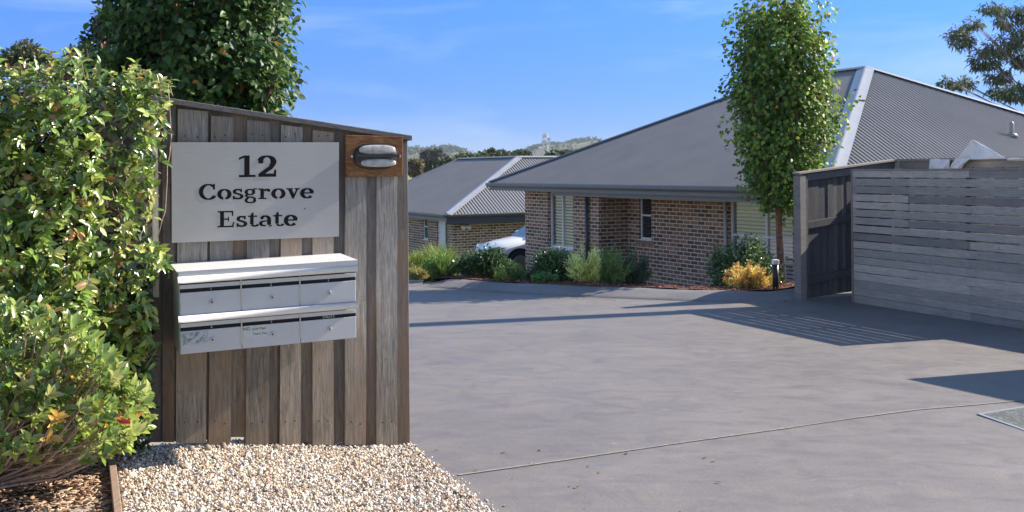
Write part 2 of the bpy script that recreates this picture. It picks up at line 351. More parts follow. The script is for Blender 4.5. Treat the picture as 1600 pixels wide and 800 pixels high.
def scatter(name, P, S, cols, mat, flat=False, parent=None, jag=.18):
    n = len(P); Rm = rotmats(n)
    if flat:
        a = rng.uniform(0,6.28,n); t = rng.normal(0,.25,n); ca,sa,ct,st = np.cos(a),np.sin(a),np.cos(t),np.sin(t); z = np.zeros(n); o = np.ones(n)
        Rz = np.stack([ca,-sa,z,sa,ca,z,z,z,o],1).reshape(n,3,3); Rx = np.stack([o,z,z,z,ct,-st,z,st,ct],1).reshape(n,3,3); Rm = Rz@Rx
    base = IV[None] * (1+rng.uniform(-jag,jag,(n,len(IV),1))) * S[:,None,:]
    V = np.einsum('nij,nkj->nki', Rm, base) + P[:,None,:]
    Fc = IF[None] + (np.arange(n)*len(IV))[:,None,None]
    return mesh_np(name, V.reshape(-1,3), Fc.reshape(-1,3), np.repeat(cols, len(IV), 0), mat, parent)
def pick(pal, n, j=.12):
    pal = np.array(pal); wts = pal[:,3]/pal[:,3].sum(); i = rng.choice(len(pal), n, p=wts); return np.clip(pal[i,:3]*(1+rng.normal(0,j,(n,1))), .005, .9)
# pebbles
P = []
while len(P) < 25000:
    y = random.uniform(4.25,6.1); x = random.uniform(-2.3, .15)
    if x > xl(y)-.012+random.gauss(0,.02) or x < EDX(y)+.03 or y > yfence(x)+.12: continue
    P.append((x,y,zgrav(x,y)-.004+random.uniform(-.004,.009)))
P = np.array(P); n = len(P); s_ = rng.lognormal(-5.17,.40,(n,1)); S = s_*np.stack([rng.uniform(.8,1.5,n),rng.uniform(.7,1.1,n),rng.uniform(.4,.7,n)],1)
c = pick([(.72,.62,.49,5),(.80,.74,.65,4),(.60,.46,.33,3.4),(.46,.30,.19,1.3),(.38,.37,.36,1.6),(.2,.16,.13,.7),(.8,.78,.75,2)], n)
tag(scatter('gravel', P, S, c, M['stone']), 'pale cream and tan gravel spread in front of the sign fence', 'gravel', kind='stuff')
# a few larger stones at the fence foot: countable
for i, (px, py, r_) in enumerate([(318,707,.022),(340,703,.026),(293,712,.018),(560,703,.017),(415,706,.018)]):
    q = at(px,py,5.4); x = q.x; y = yfence(x)-.06
    o = scatter('stone', np.array([[x,y,zgrav(x,y)+r_*.35]]), np.array([[r_*1.3,r_,r_*.75]]), np.array([[.3,.26,.22]]), M['stone'])
    tag(o, ['larger brown stone below the sixth gravel-side paling from the shrub','rounded stone under the gap between palings below the letterboxes','small dark stone at the left foot of the fence beside the shrub','small stone at the fence foot below the lamp side boards','small stone at the fence foot under the middle of the letterboxes'][i], 'stone', 'loose stones at the fence foot')
# mulch bed
def zm(x,y): return zgrav(max(x,-1.9),y) - .01 + .03*min(1,max(0,-2-x))
V=[]; 
for j in range(21):
    for i in range(21):
        y = 2.5+3.4*j/20; x0,x1 = -5.5, EDX(y)-.0; x = x0+(x1-x0)*i/20; V.append((x,y,zm(x,y)-.003))
mb = MB(); mb.add(V, [(j*21+i,j*21+i+1,(j+1)*21+i+1,(j+1)*21+i) for j in range(20) for i in range(20)]); mb.build('mulch_bed', M['soil'], None, True)['kind']='structure'
n = 4500; y = rng.uniform(4.2,5.5,n); x = rng.uniform(-3.1,-1.75,n); x = np.where(x > np.array([EDX(q) for q in y])-.02, x-.25, x)
P = np.stack([x,y,np.array([zm(a,b) for a,b in zip(x,y)])+rng.uniform(0,.018,n)],1)
S = np.stack([rng.uniform(.012,.035,n),rng.uniform(.003,.009,n),rng.uniform(.002,.004,n)],1)
c = pick([(.42,.26,.16,4),(.55,.39,.26,3),(.25,.14,.08,3),(.7,.57,.44,1.8),(.08,.05,.035,1.5)], n)
tag(scatter('bark_mulch', P, S, c, M['chip'], True), 'reddish brown bark chip mulch under the low shrub', 'mulch', kind='stuff')
# gravel leaf litter: garden mulch by the kerb
n = 2600; xx = rng.uniform(-1.2,6.2,n); dd = rng.uniform(.55,1.6,n); yy = np.array([yk(q) for q in xx])+dd
P = np.stack([xx,yy,np.array([ground(a,b) for a,b in zip(xx,yy)])+.03],1); S = np.stack([rng.uniform(.015,.04,n),rng.uniform(.006,.014,n),rng.uniform(.003,.006,n)],1)
tag(scatter('red_mulch', P, S, pick([(.32,.10,.06,3),(.2,.08,.05,3),(.42,.2,.12,1)],n), M['chip'], True), 'red brown mulch in the garden bed behind the kerb', 'mulch', kind='stuff')
# timber edging
e0 = Vector((EDX(5.42),5.42,zgrav(-2,5.4)+.005)); e1 = Vector((EDX(3.2),3.2,zgrav(-1.6,3.2)+.01)); 
mb = MB(); mb.bar(e0+Vector((0,0,-.02)), e1+Vector((0,0,-.02)), .034, .11)
tag(mb.build('timber_edging', M['edging'], None, bevel=.003), 'pale pine edging board between the bark mulch and the gravel', 'edging board')

# ------------------------------------------------------------------ sign fence
def fx(px, py=600, off=0): return hit(px, py, FA + FN*off, FN)      # point of fence plane (off metres toward the camera)
def board(name, mat, parent, pl, pr, ytl, ytr, yb, off, th, ybr=None, lean=0):
    """upright board between pixel columns, measured on the plane off"""
    ybr = ybr if ybr is not None else yb
    a = fx(pl-lean,ytl,off); b = fx(pr-lean,ytr,off); c = fx(pr,ybr,off); d = fx(pl,yb,off)
    n = 9; mb = MB(); fr = []; 
    Lp = []; Rp = []
    for i in range(n+1):
        t = i/n; l = d.lerp(a,t); r_ = c.lerp(b,t); dx = (r_-l).normalized()
        Lp.append(l + dx*random.uniform(-.0012,.0012)); Rp.append(r_ + dx*random.uniform(-.0012,.0012))
    bk = FN*(-th); V = Lp + Rp + [p+bk for p in Lp] + [p+bk for p in Rp]; m_ = n+1; f = []
    for i in range(n):
        f += [(i,m_+i,m_+i+1,i+1), (2*m_+i,2*m_+i+1,3*m_+i+1,3*m_+i), (i,i+1,2*m_+i+1,2*m_+i), (m_+i,3*m_+i,3*m_+i+1,m_+i+1)]
    f += [(0,2*m_,3*m_,m_), (n,m_+n,3*m_+n,2*m_+n)]
    mb.add(V, f); return mb.build(name, mat, parent)
sf = empty('sign_fence', (-1.2,5.75,0), 'weathered grey board fence with sloping cap carrying the estate sign and letterboxes', 'fence')
def capy(x): return 155 + (x-273)*(212-155)/(641-273)
edges = [150,178,204,228,251,273.5,290,325,345,383,402,435,468,489,521,540,572,589,606]
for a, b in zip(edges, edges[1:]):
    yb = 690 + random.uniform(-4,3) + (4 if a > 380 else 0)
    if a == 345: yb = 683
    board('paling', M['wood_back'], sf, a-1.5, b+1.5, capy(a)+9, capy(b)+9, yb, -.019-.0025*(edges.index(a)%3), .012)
front = [(275,322,170,174,692,-3),(326,361,181,183,694,-4),(384,420,187,191,694,-2),(437,470,195,199,694.5,-3),(488.6,521.3,203,207,695,0),(539,572,213,217,695,-.5),(588.5,621,222,225,695.5,0)]
for l, r_, tl, tr, yb, ln in front:
    o = board('paling', M['wood'], sf, l, r_, tl, tr, yb, 0, .0185, lean=ln)
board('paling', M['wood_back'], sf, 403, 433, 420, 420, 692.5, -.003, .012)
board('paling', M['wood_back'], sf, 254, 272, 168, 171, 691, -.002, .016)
nm = None
for l, r__, tl, tr, yb, ln in front:
    for yy in (232 if l > 530 else 212, 660, 640):
        if yy == 640: continue
        for t_ in (.28,.72):
            p = fx(l+(r__-l)*t_+ (0 if yy > 600 else 0), yy + random.uniform(-3,3), .0)
            mb = MB(); mb.tube([p-FN*.001,p+FN*.0018],.0042,7); mb.build('nail', M['nail'], sf)
# end post and rails behind
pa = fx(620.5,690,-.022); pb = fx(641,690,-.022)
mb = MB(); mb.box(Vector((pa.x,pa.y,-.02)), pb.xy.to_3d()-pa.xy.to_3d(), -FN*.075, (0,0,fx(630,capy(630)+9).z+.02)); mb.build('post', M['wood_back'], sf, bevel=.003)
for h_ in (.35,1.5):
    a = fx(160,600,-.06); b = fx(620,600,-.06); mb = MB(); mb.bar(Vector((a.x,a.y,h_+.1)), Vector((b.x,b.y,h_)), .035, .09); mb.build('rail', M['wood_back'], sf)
pcap = [fx(205,capy(205),.0),fx(642,capy(641),.0)]
mb = MB(); a = pcap[0]; b = pcap[1]; o_ = FN*.028; dn = Vector((0,0,-.030)); mb.box(a+o_, b-a, -FN*.12, dn)
mb.build('fence_cap', M['wood_cap'], sf, bevel=.003)

# ------------------------------------------------------------------ sign
def planar_uvw(pl_o):      # pixel -> fence-plane point
    return lambda x,y: fx(x,y,pl_o)
sg = empty('estate_sign', fx(400,300,.03), 'brushed steel sign reading 12 Cosgrove Estate fixed to the grey fence', 'sign')
SO = .034
q = [fx(268,222.5,SO), fx(529.5,222.5,SO), fx(529.5,369.5,SO), fx(268.5,379.5,SO)]
mb = MB(); mb.prism(q, -FN*.003); mb.build('panel', M['sign'], sg, bevel=.0008)
def spec_letter(ch):
    A = lambda cx,cy,rx,ry,a0,a1,n=22: [(cx+rx*math.cos(R(a0+(a1-a0)*i/n)), cy+ry*math.sin(R(a0+(a1-a0)*i/n))) for i in range(n+1)]
    # units: x-height .68, cap 1.0 ; returns strokes (pts) and rects, width
    B = lambda x,y,w_,h_: [(x,y),(x+w_,y),(x+w_,y+h_),(x,y+h_)]
    if ch == '1': return [], [B(.22,.06,.2,.94),B(.02,0,.62,.10),[(.02,.80),(.22,.90),(.22,1.0),(.02,.90)]], .7
    if ch == '2': return [(A(.36,.70,.25,.25,170,-35)+[(.5,.42),(.30,.26),(.12,.09)],.07,.20)], [B(.05,0,.66,.15),[(.62,.14),(.71,.14),(.71,.33),(.64,.33)],[(.05,.62),(.21,.62),(.24,.73),(.15,.80),(.05,.76)]], .78
    if ch == 'C': return [(A(.47,.5,.37,.455,52,325,30),.08,.20)], [[(.70,.64),(.80,.64),(.80,1.0),(.72,1.0),(.67,.86)],[(.76,.24),(.86,.28),(.82,.17),(.72,.14)]], .92
    if ch == 'E': return [], [B(.14,.0,.20,1.0),B(.02,0,.80,.09),B(.02,.91,.78,.09),B(.32,.46,.24,.08),[(.71,.92),(.80,.92),(.80,.68),(.75,.68)],[(.73,.08),(.82,.08),(.86,.32),(.80,.32)],B(.53,.36,.06,.28)], .92
    if ch == 'o': return [(A(.35,.34,.255,.29,-78,258,30),.075,.19)], [], .72
    if ch == 'e': return [(A(.35,.34,.25,.29,10,322,30),.075,.19)], [B(.14,.32,.53,.085)], .72
    if ch == 's': return [(A(.30,.49,.17,.14,50,215,14)+[(.30,.355),(.42,.31)]+A(.31,.19,.19,.14,35,-140,14),.085,.155)], [[(.43,.46),(.51,.46),(.51,.68),(.45,.68),(.40,.58)],[(.05,0),(.11,0),(.17,.12),(.13,.24),(.05,.24)]], .60
    if ch == 'r': return [(A(.47,.42,.17,.19,150,60,8),.10,.12)], [B(.13,.04,.18,.6),B(.02,0,.42,.08),B(.02,.60,.25,.08),[(.46,.48),(.60,.46),(.64,.58),(.56,.66),(.46,.64)]], .68
    if ch == 'v': return [], [[(.10,.62),(.30,.62),(.46,.2),(.36,0),(.33,0)],[(.52,.62),(.62,.62),(.40,0),(.34,.05)],B(.02,.60,.34,.08),B(.44,.60,.26,.08)], .72
    if ch == 't': return [(A(.37,.18,.16,.135,200,345,12),.075,.13)], [[(.13,.16),(.30,.16),(.30,.86),(.22,.86),(.13,.66)],B(.02,.60,.46,.08)], .56
    if ch == 'a': return [(A(.33,.44,.19,.19,150,0,14)+[(.52,.3),(.52,.1)],.08,.17),(A(.27,.19,.17,.135,70,300,16),.075,.16)], [B(.50,0,.16,.075),[(.08,.44),(.22,.44),(.24,.54),(.15,.6),(.08,.55)],B(.27,.31,.2,.065)], .70
    if ch == 'g': return [(A(.31,.46,.19,.165,0,360,26),.065,.15),([(.17,.30),(.11,.22),(.18,.15),(.42,.13),(.55,.05)]+A(.33,-.09,.22,.125,20,-195,18)+[(.14,.02),(.24,.10)],.07,.13)], [[(.42,.58),(.60,.62),(.66,.62),(.66,.70),(.50,.69)]], .70
    return [], [], .35
def nib(pts, thin, thick):
    L_, R_ = [], []
    for i, p in enumerate(pts):
        a = pts[max(i-1,0)]; b = pts[min(i+1,len(pts)-1)]; dx, dy = b[0]-a[0], b[1]-a[1]; l = math.hypot(dx,dy) or 1; dx/=l; dy/=l
        w_ = (thin + (thick-thin)*abs(dy)**1.3)/2*1.12; L_.append((p[0]-dy*w_, p[1]+dx*w_)); R_.append((p[0]+dy*w_, p[1]-dx*w_))
    return L_, R_
def word(text, xl_, xr_, y0l, y0r, yhl, yhr):
    """word between pixel columns; y0 = baseline, yh = cap height line (left, right)"""
    tot = sum(spec_letter(c)[2] for c in text); x = 0; k = 0; mb = MB()
    def P3(u, v, z):
        t = u/tot; px = xl_ + (xr_-xl_)*t; yb = y0l+(y0r-y0l)*t; yt = yhl+(yhr-yhl)*t; return fx(px, yb + (yt-yb)*v, SO+.0012+z)
    for ch in text:
        st, rc, w_ = spec_letter(ch)
        for pts, tn, tk in st:
            Lp, Rp = nib(pts, tn, tk); z = .00015*(k%14); k += 1; V = [P3(x+a,b,z) for a,b in Lp]+[P3(x+a,b,z) for a,b in Rp]; n = len(Lp)
            mb.add(V, [(i,i+1,n+i+1,n+i) for i in range(n-1)])
        for r_ in rc:
            z = .00015*(k%14); k += 1; mb.add([P3(x+a,b,z) for a,b in r_], [tuple(range(len(r_)))])
        x += w_
    return mb.build('lettering', M['cut'], sg)
word('12', 372.5, 434.5, 277.0, 276, 243, 242.5)
word('Cosgrove', 311, 491.5, 312.5, 310, 287.5, 286)
word('Estate', 339.5, 466, 355.5, 353, 330, 327)
mb = MB(); c = fx(476,326,SO+.001); mb.tube([c, c+FN*.002], .0035, 10); mb.build('rivet', M['ink'], sg)

# ------------------------------------------------------------------ letterboxes
# front corners at pixels (279,422) (556.5,405) (557.5,528) (281,555)
lb = empty('letterbox_bank', fx(418,480,.2), 'pale blue grey metal bank of six letterboxes mounted below the estate sign', 'letterbox')
BO = .385
tl, tr, br, bl = hit(279.5,424,FA+FN*BO,FN), hit(556.5,406,FA+FN*BO,FN), hit(557.5,528,FA+FN*BO,FN), hit(281.5,554.5,FA+FN*BO,FN)
def B3(u, v, z=0):       # u along 0..1, v down 0..1, z metres toward camera from the front
    a = tl.lerp(tr,u); b = bl.lerp(br,u); return a.lerp(b,v) + FN*z
W_ = (tr-tl).length; HH = (bl-tl).length
def lbox(name, mat, u0,u1,v0,v1,z0,z1,parent,bevel=0):
    mb = MB(); mb.prism([B3(u0,v0,z1),B3(u0,v1,z1),B3(u1,v1,z1),B3(u1,v0,z1)], FN*(z0-z1)); return mb.build(name, mat, parent, bevel=bevel)
lbox('body', M['box'], 0,1,.03,1,-.372,-.012,lb)
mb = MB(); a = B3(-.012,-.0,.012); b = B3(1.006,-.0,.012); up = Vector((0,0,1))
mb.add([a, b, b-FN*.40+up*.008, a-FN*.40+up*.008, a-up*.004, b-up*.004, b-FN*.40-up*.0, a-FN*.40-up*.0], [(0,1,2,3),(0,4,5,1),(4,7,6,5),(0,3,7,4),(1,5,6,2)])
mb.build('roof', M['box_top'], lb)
# side flanges and lips
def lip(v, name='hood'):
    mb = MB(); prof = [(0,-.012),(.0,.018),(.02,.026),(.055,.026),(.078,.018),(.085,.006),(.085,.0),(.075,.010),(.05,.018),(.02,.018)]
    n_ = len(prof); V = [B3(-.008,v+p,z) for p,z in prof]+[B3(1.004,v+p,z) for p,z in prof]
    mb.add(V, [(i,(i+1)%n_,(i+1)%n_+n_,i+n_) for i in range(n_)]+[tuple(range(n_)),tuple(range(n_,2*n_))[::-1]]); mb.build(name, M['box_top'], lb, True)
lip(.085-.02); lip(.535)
lbox('top_band', M['box'], -.004,1.002,.004,.07,-.012,.012,lb)
for r_ in range(2):
    v0 = .155 + r_*.462
    for c_ in range(3):
        u0 = .004 + c_*.332; u1 = u0+.328
        dr = lbox('door', M['box'], u0,u1,v0+.108,v0+.378 if r_==0 else v0+.38,-.012,.0,lb,.0015)
        if True:
            lbox('flap', M['box'], u0+.0,u1-.0,v0+.012,v0+.062,-.012,-.001,dr,.001)
            lbox('slot', M['dark'], u0,u1,v0+.062,v0+.108,-.012,-.006,dr)
            uc = (u0+u1)/2+.005; vc = v0+.24 if r_==0 else v0+.235; p = B3(uc,vc,.0)
            mb = MB(); mb.tube([p-FN*.002,p+FN*.006,p+FN*.0075],[.0125,.0125,.009],14); lk = mb.build('lock', M['steel'], dr, False)
            mb = MB(); mb.tube([p+FN*.0077,p+FN*.009],.005,8); mb.build('keyhole', M['ink'], dr)
            if c_ == 2:
                mb = MB(); mb.bar(p+FN*.008, p+FN*.03+Vector((.004,0,.004)), .012,.004); mb.build('key', M['steel'], dr)
    lbox('painted_hood_shade', M['dark'], .002,.998,v0-.03,v0+.012,-.012,-.007,lb)  # black strip below each hood, the hood's shade put into its colour
for u in (.3335,.6655):
    lbox('divider', M['steel'], u-.0035,u+.0035,.155,.50,-.012,.003,lb); lbox('divider', M['steel'], u-.0035,u+.0035,.62,.94,-.012,.003,lb)
def text3(s, c, ux, uy, h_, mat, parent, name='marking'):
    cu = bpy.data.curves.new('t','FONT'); cu.body = s; cu.size = 1; cu.align_x = 'CENTER'; cu.align_y = 'CENTER'; cu.resolution_u = 3
    t = bpy.data.objects.new('t', cu); COL.objects.link(t); dg = bpy.context.evaluated_depsgraph_get(); dg.update()
    me = bpy.data.meshes.new_from_object(t.evaluated_get(dg)); bpy.data.objects.remove(t); bpy.data.curves.remove(cu)
    ux = Vector(ux).normalized(); uy = Vector(uy).normalized()
    for v in me.vertices: v.co = Vector(c) + ux*v.co.x*h_ + uy*v.co.y*h_
    return link(name, me, mat, parent)
UX = (B3(1,.5)-B3(0,.5)).normalized(); UY = Vector((0,0,1))
for r_, c_, s in ((0,0,'1'),(0,1,'2'),(0,2,'3'),(1,0,'4'),(1,1,'5'),(1,2,'STRATA')):
    text3(s, B3(.17+.332*c_, .155+r_*.462+.085, -.0045), UX, UY, .019, M['sticker'], lb)
def sheet(name, mat, u0,u1,v0,v1,z,parent):
    mb = MB(); mb.prism([B3(u0,v0,z),B3(u0,v1,z),B3(u1,v1,z),B3(u1,v0,z)], -FN*.0006); return mb.build(name, mat, parent)
sheet('sticker', M['sticker_old'], .012,.15,.735,.89,.0012,lb)['label'] = 'worn unreadable sticker on lower left letterbox'
sheet('sticker', M['sticker'], .345,.475,.725,.875,.0012,lb)['label'] = 'pale sticker reading NO Junk Mail Thank You'
text3('NO', B3(.362,.762,.0022), UX, UY, .024, M['ink'], lb); text3('Junk Mail', B3(.43,.768,.0022), UX, UY, .019, M['ink'], lb); text3('Thank You', B3(.435,.83,.0022), UX, UY, .017, M['ink'], lb)
mb = MB()
for i in range(16):
    u = random.uniform(.02,.13); v = random.choice([.765,.80,.835,.865])+random.uniform(-.008,.008); p = B3(u,v,.0022+.0001*i); r_ = random.uniform(.003,.008)
    pts = [p + UX*(r_*1.6*math.cos(t)) + UY*(r_*math.sin(t*1.3)) for t in np.linspace(0,5,9)]
    for a,b in zip(pts,pts[1:]): d=(b-a); s2 = Vector((0,0,1))*.0009; mb.add([a-s2,b-s2,b+s2,a+s2],[(0,1,2,3)])
mb.build('marking', M['ink'], lb)

# ------------------------------------------------------------------ bulkhead lamp
la = empty('bulkhead_lamp', fx(586,245,.04), 'oval black bulkhead lamp with frosted glass on a brown timber block at the fence top', 'lamp')
mb = MB(); mb.prism([fx(540,211,.03),fx(540.5,276.5,.03),fx(629,275.5,.03),fx(630,213,.03)], -FN*.028); mb.build('mounting_block', M['brown_board'], la, bevel=.003)
def oval(cx, cy, rx, ry, o0, o1, name, mat, parent, dome=0, n=28, cut=None):
    mb = MB(); rings = []
    steps = [(0,1),(1,1)] if not dome else [(0,1),(.5,.96),(.8,.85),(1,.6)]
    for t, s2 in steps:
        ring = []
        for k in range(n):
            a = 2*math.pi*k/n; e = 2.6; cx_ = abs(math.cos(a))**(2/e)*math.copysign(1,math.cos(a)); sy_ = abs(math.sin(a))**(2/e)*math.copysign(1,math.sin(a))
            ring.append(fx(cx+rx*cx_*(s2 if dome else 1), cy+ry*sy_*(s2 if dome else 1), .03) + FN*(o0+(o1-o0)*t))
        rings.append(ring)
    V = [p for r_ in rings for p in r_]; f = [(i*n+k,i*n+(k+1)%n,(i+1)*n+(k+1)%n,(i+1)*n+k) for i in range(len(rings)-1) for k in range(n)]+[tuple((len(rings)-1)*n+k for k in range(n))]
    mb.add(V,f); return mb.build(name, mat, parent, bool(dome))
oval(586.5,244.5,34.5,20.5,0,.032,'housing',M['black'],la,1)
oval(587.5,234.2,28.5,7.6,.028,.040,'glass',M['lens'],la,1); oval(589.5,254.6,27.5,6.4,.028,.040,'glass',M['lens'],la,1)
mb = MB(); a = fx(554,243.5,.03)+FN*.040; b = fx(621,243.5,.03)+FN*.040; mb.bar(a,b,.014,.016); mb.build('guard_bar', M['black'], la)
for x in (549,624): 
    p = fx(x,244.5,.03); mb = MB(); mb.tube([p-FN*.001,p+FN*.012],[.011,.007],10); mb.build('screw', M['steel'], la)

# ------------------------------------------------------------------ lattice
lt = empty('lattice_panel', fx(120,400,.05), 'pale timber lattice panel showing through the leafy climber left of the sign', 'lattice')
a0 = fx(-60,600,.045); a1 = fx(247,600,.045); d = (a1-a0); d.z = 0; LL = d.length; d.normalize(); z0_, z1_ = 1.0, fx(247,158,.04).z; A0 = Vector((a0.x,a0.y,0))
def clip_diag(s0, sgn):
    pts = []
    z, x = z0_, s0
    hh = z1_-z0_; x2 = x + sgn*hh; t0, t1 = 0., 1.
    for lo, hi in ((0,LL),):
        dx = x2-x
        ta, tb = (lo-x)/dx, (hi-x)/dx
        if ta > tb: ta, tb = tb, ta
        t0, t1 = max(t0,ta), min(t1,tb)
    if t1-t0 < .02: return None
    f = lambda t: A0 + d*(x+(x2-x)*t) + Vector((0,0,z0_+hh*t)); return f(t0), f(t1)
for sgn, off in ((1,.0),(-1,.009)):
    s0 = -2.2
    mb = MB()
    while s0 < LL+2.2:
        r_ = clip_diag(s0, sgn)
        if r_: mb.bar(r_[0]+FN*off, r_[1]+FN*off, .006, .034, up=FN.cross(r_[1]-r_[0])) 
        s0 += .105
    mb.build('slats', M['lattice'], lt)
mb = MB(); mb.bar(A0+d*(LL-.008)+Vector((0,0,1.0))+FN*.02, A0+d*(LL-.008)+Vector((0,0,z1_))+FN*.02, .03,.02,up=FN); mb.build('frame', M['lattice'], lt)

# ------------------------------------------------------------------ foliage
LT = np.array([(0,0,0),(-.42,.33,.07),(0,.30,-.02),(.42,.33,.07),(-.36,.68,.04),(0,.66,-.05),(.36,.68,.04),(0,1,-.12)],float)
LFt = np.array([(0,2,1),(0,3,2),(1,2,5),(1,5,4),(2,3,6),(2,6,5),(4,5,7),(5,6,7)])
LS = np.array([(0,0,0),(-.45,.5,.1),(.45,.5,.1),(0,1,-.1)],float); LSF = np.array([(0,2,1),(1,2,3)])
def leaves(name, P, D, size, cols, mat, parent=None, wid=.5, simple=False, roll=None, Nrm=None):
    """P base points, D pointing direction, Nrm preferred face normal"""
    T, Fc = (LS, LSF) if simple else (LT, LFt); n = len(P)
    Dn = D/np.linalg.norm(D,axis=1)[:,None]
    up = Nrm if Nrm is not None else rng.normal(size=(n,3)); 
    X = np.cross(Dn, up); X /= np.linalg.norm(X,axis=1)[:,None]+1e-9; Z = np.cross(X, Dn)
    size = np.broadcast_to(size,(n,)); t = T*np.array([wid,1,1]); cv = rng.uniform(.2,2.2,(n,1)); tz = t[None,:,2]*cv
    V = P[:,None,:] + size[:,None,None]*(X[:,None,:]*t[None,:,0:1] + Dn[:,None,:]*t[None,:,1:2] + Z[:,None,:]*tz[:,:,None])
    Fa = Fc[None] + (np.arange(n)*len(T))[:,None,None]
    return mesh_np(name, V.reshape(-1,3), Fa.reshape(-1,3), np.repeat(cols,len(T),0), mat, parent, True)
def unit(v): return v/(np.linalg.norm(v,axis=-1,keepdims=True)+1e-9)
G_WAXY = [(.13,.22,.04,5),(.19,.29,.05,4),(.32,.39,.08,3),(.07,.14,.03,2.5),(.46,.46,.14,1.6),(.48,.27,.10,.2)]
# climber on the lattice
def climber():
    base = empty('climbing_plant', (-2.3,5.1,zgrav(-1.9,5.1)), 'dense glossy leaved climber with reddish tips covering the lattice left of the sign', 'climber')
    st = []; PB=[]; DB=[]; NB=[]
    fd = np.array(FD); fn = np.array(FN)
    mbst = MB(); shoots = []
    cnt = 0
    while cnt < 1500:
        px = random.uniform(-40,268); py = random.uniform(100,640)
        top = 116 + 9*math.sin(px*.045) - (8 if px < 140 else 0) + max(0,(px-190))*.42
        if py < top: continue
        edge = 240 + 11*math.sin(py*.05) + (8 if py<250 else 0) - max(0,(py-470))*.12
        if px > edge: continue
        if 150 < px < 246 and 185 < py < 420 and random.random() < .62: continue
        if px > 205 and py > 420 and random.random() < .45: continue
        dep = .08 + random.random()**.8*(.42 if px<150 else .24)
        p = np.array(fx(px,py,dep)); cnt += 1
        g = unit(np.array([random.gauss(.35,.6), -random.uniform(.1,1.0), random.gauss(-.15 if random.random()<.6 else .5,.55)]))
        shoots.append((p,g,py<top+25))
    cols = []; sz = []
    for p, g, tp in shoots:
        if tp: g = unit(g*.6+np.array([.1,-.1,.9]))
        L0 = random.uniform(.05,.12); nl = random.randint(5,8)
        if random.random() < .5: mbst.tube([Vector(p-g*.04), Vector(p+g*L0)], [.0022,.0012], 4, False)
        pal = pick(G_WAXY,1)[0]
        red = tp and random.random() < .22
        for k in range(nl):
            t = k/nl; b = p + g*L0*t; r_ = unit(rng.normal(size=3)); r_ = unit(r_-g*np.dot(r_,g)); dd = unit(r_*1.0 + g*(.35+.6*t) + np.array([0,0,-.25]))
            PB.append(b); DB.append(dd); NB.append(unit(g*.9+np.array([.35,-.2,.7])+rng.normal(0,.3,3))); sz.append(random.choice([random.uniform(.026,.045),random.uniform(.045,.075),random.uniform(.045,.068)]))
            cc = pal*random.uniform(.75,1.25)*(1+.25*t)
            if red and k >= nl-2: cc = np.array([.38,.10,.06]); sz[-1] *= .6
            if random.random() < .02: cc = np.array([.32,.17,.05])
            cols.append(cc)
    leaves('foliage', np.array(PB), np.array(DB), np.array(sz), np.array(cols), M['leaf'], base, .50, Nrm=np.array(NB))
    # dark inner leaves
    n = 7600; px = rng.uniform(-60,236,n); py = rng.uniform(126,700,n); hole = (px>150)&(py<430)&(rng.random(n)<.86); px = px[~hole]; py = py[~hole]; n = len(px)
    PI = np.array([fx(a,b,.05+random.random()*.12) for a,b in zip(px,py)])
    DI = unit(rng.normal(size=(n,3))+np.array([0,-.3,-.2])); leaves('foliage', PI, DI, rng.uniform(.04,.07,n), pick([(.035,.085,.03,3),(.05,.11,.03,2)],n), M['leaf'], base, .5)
    # bare trailing shoots
    for pts in ([(268,208),(262,260),(258,330),(246,372)],[(270,150),(263,120+10),(268,235)],[(229,372),(243,400),(258,420)],[(214,152),(206,126)],[(236,140),(232,118)],[(130,120),(127,96)],[(150,122),(151,98)],[(44,118),(46,96)]):
        w3 = [fx(a,b,.10+.02*math.sin(i)) for i,(a,b) in enumerate(pts)]; fine = []
        for i in range(len(w3)-1):
            for t in (0,.33,.66): fine.append(w3[i].lerp(w3[i+1],t)+Vector((random.uniform(-.004,.004),0,0)))
        fine.append(w3[-1]); mbst.tube(fine, [.0032]*(len(fine)-1)+[.0015], 5)
    for _ in range(60):
        px = random.uniform(-30,235); py = random.uniform(260,620); a = fx(px,py,.12); mbst.tube([a, a+Vector((random.uniform(-.15,.15),random.uniform(-.1,.05),random.uniform(.1,.3)))], [.004,.002], 5)
    s = mbst.build('stems', M['twig'], base, True)
climber()
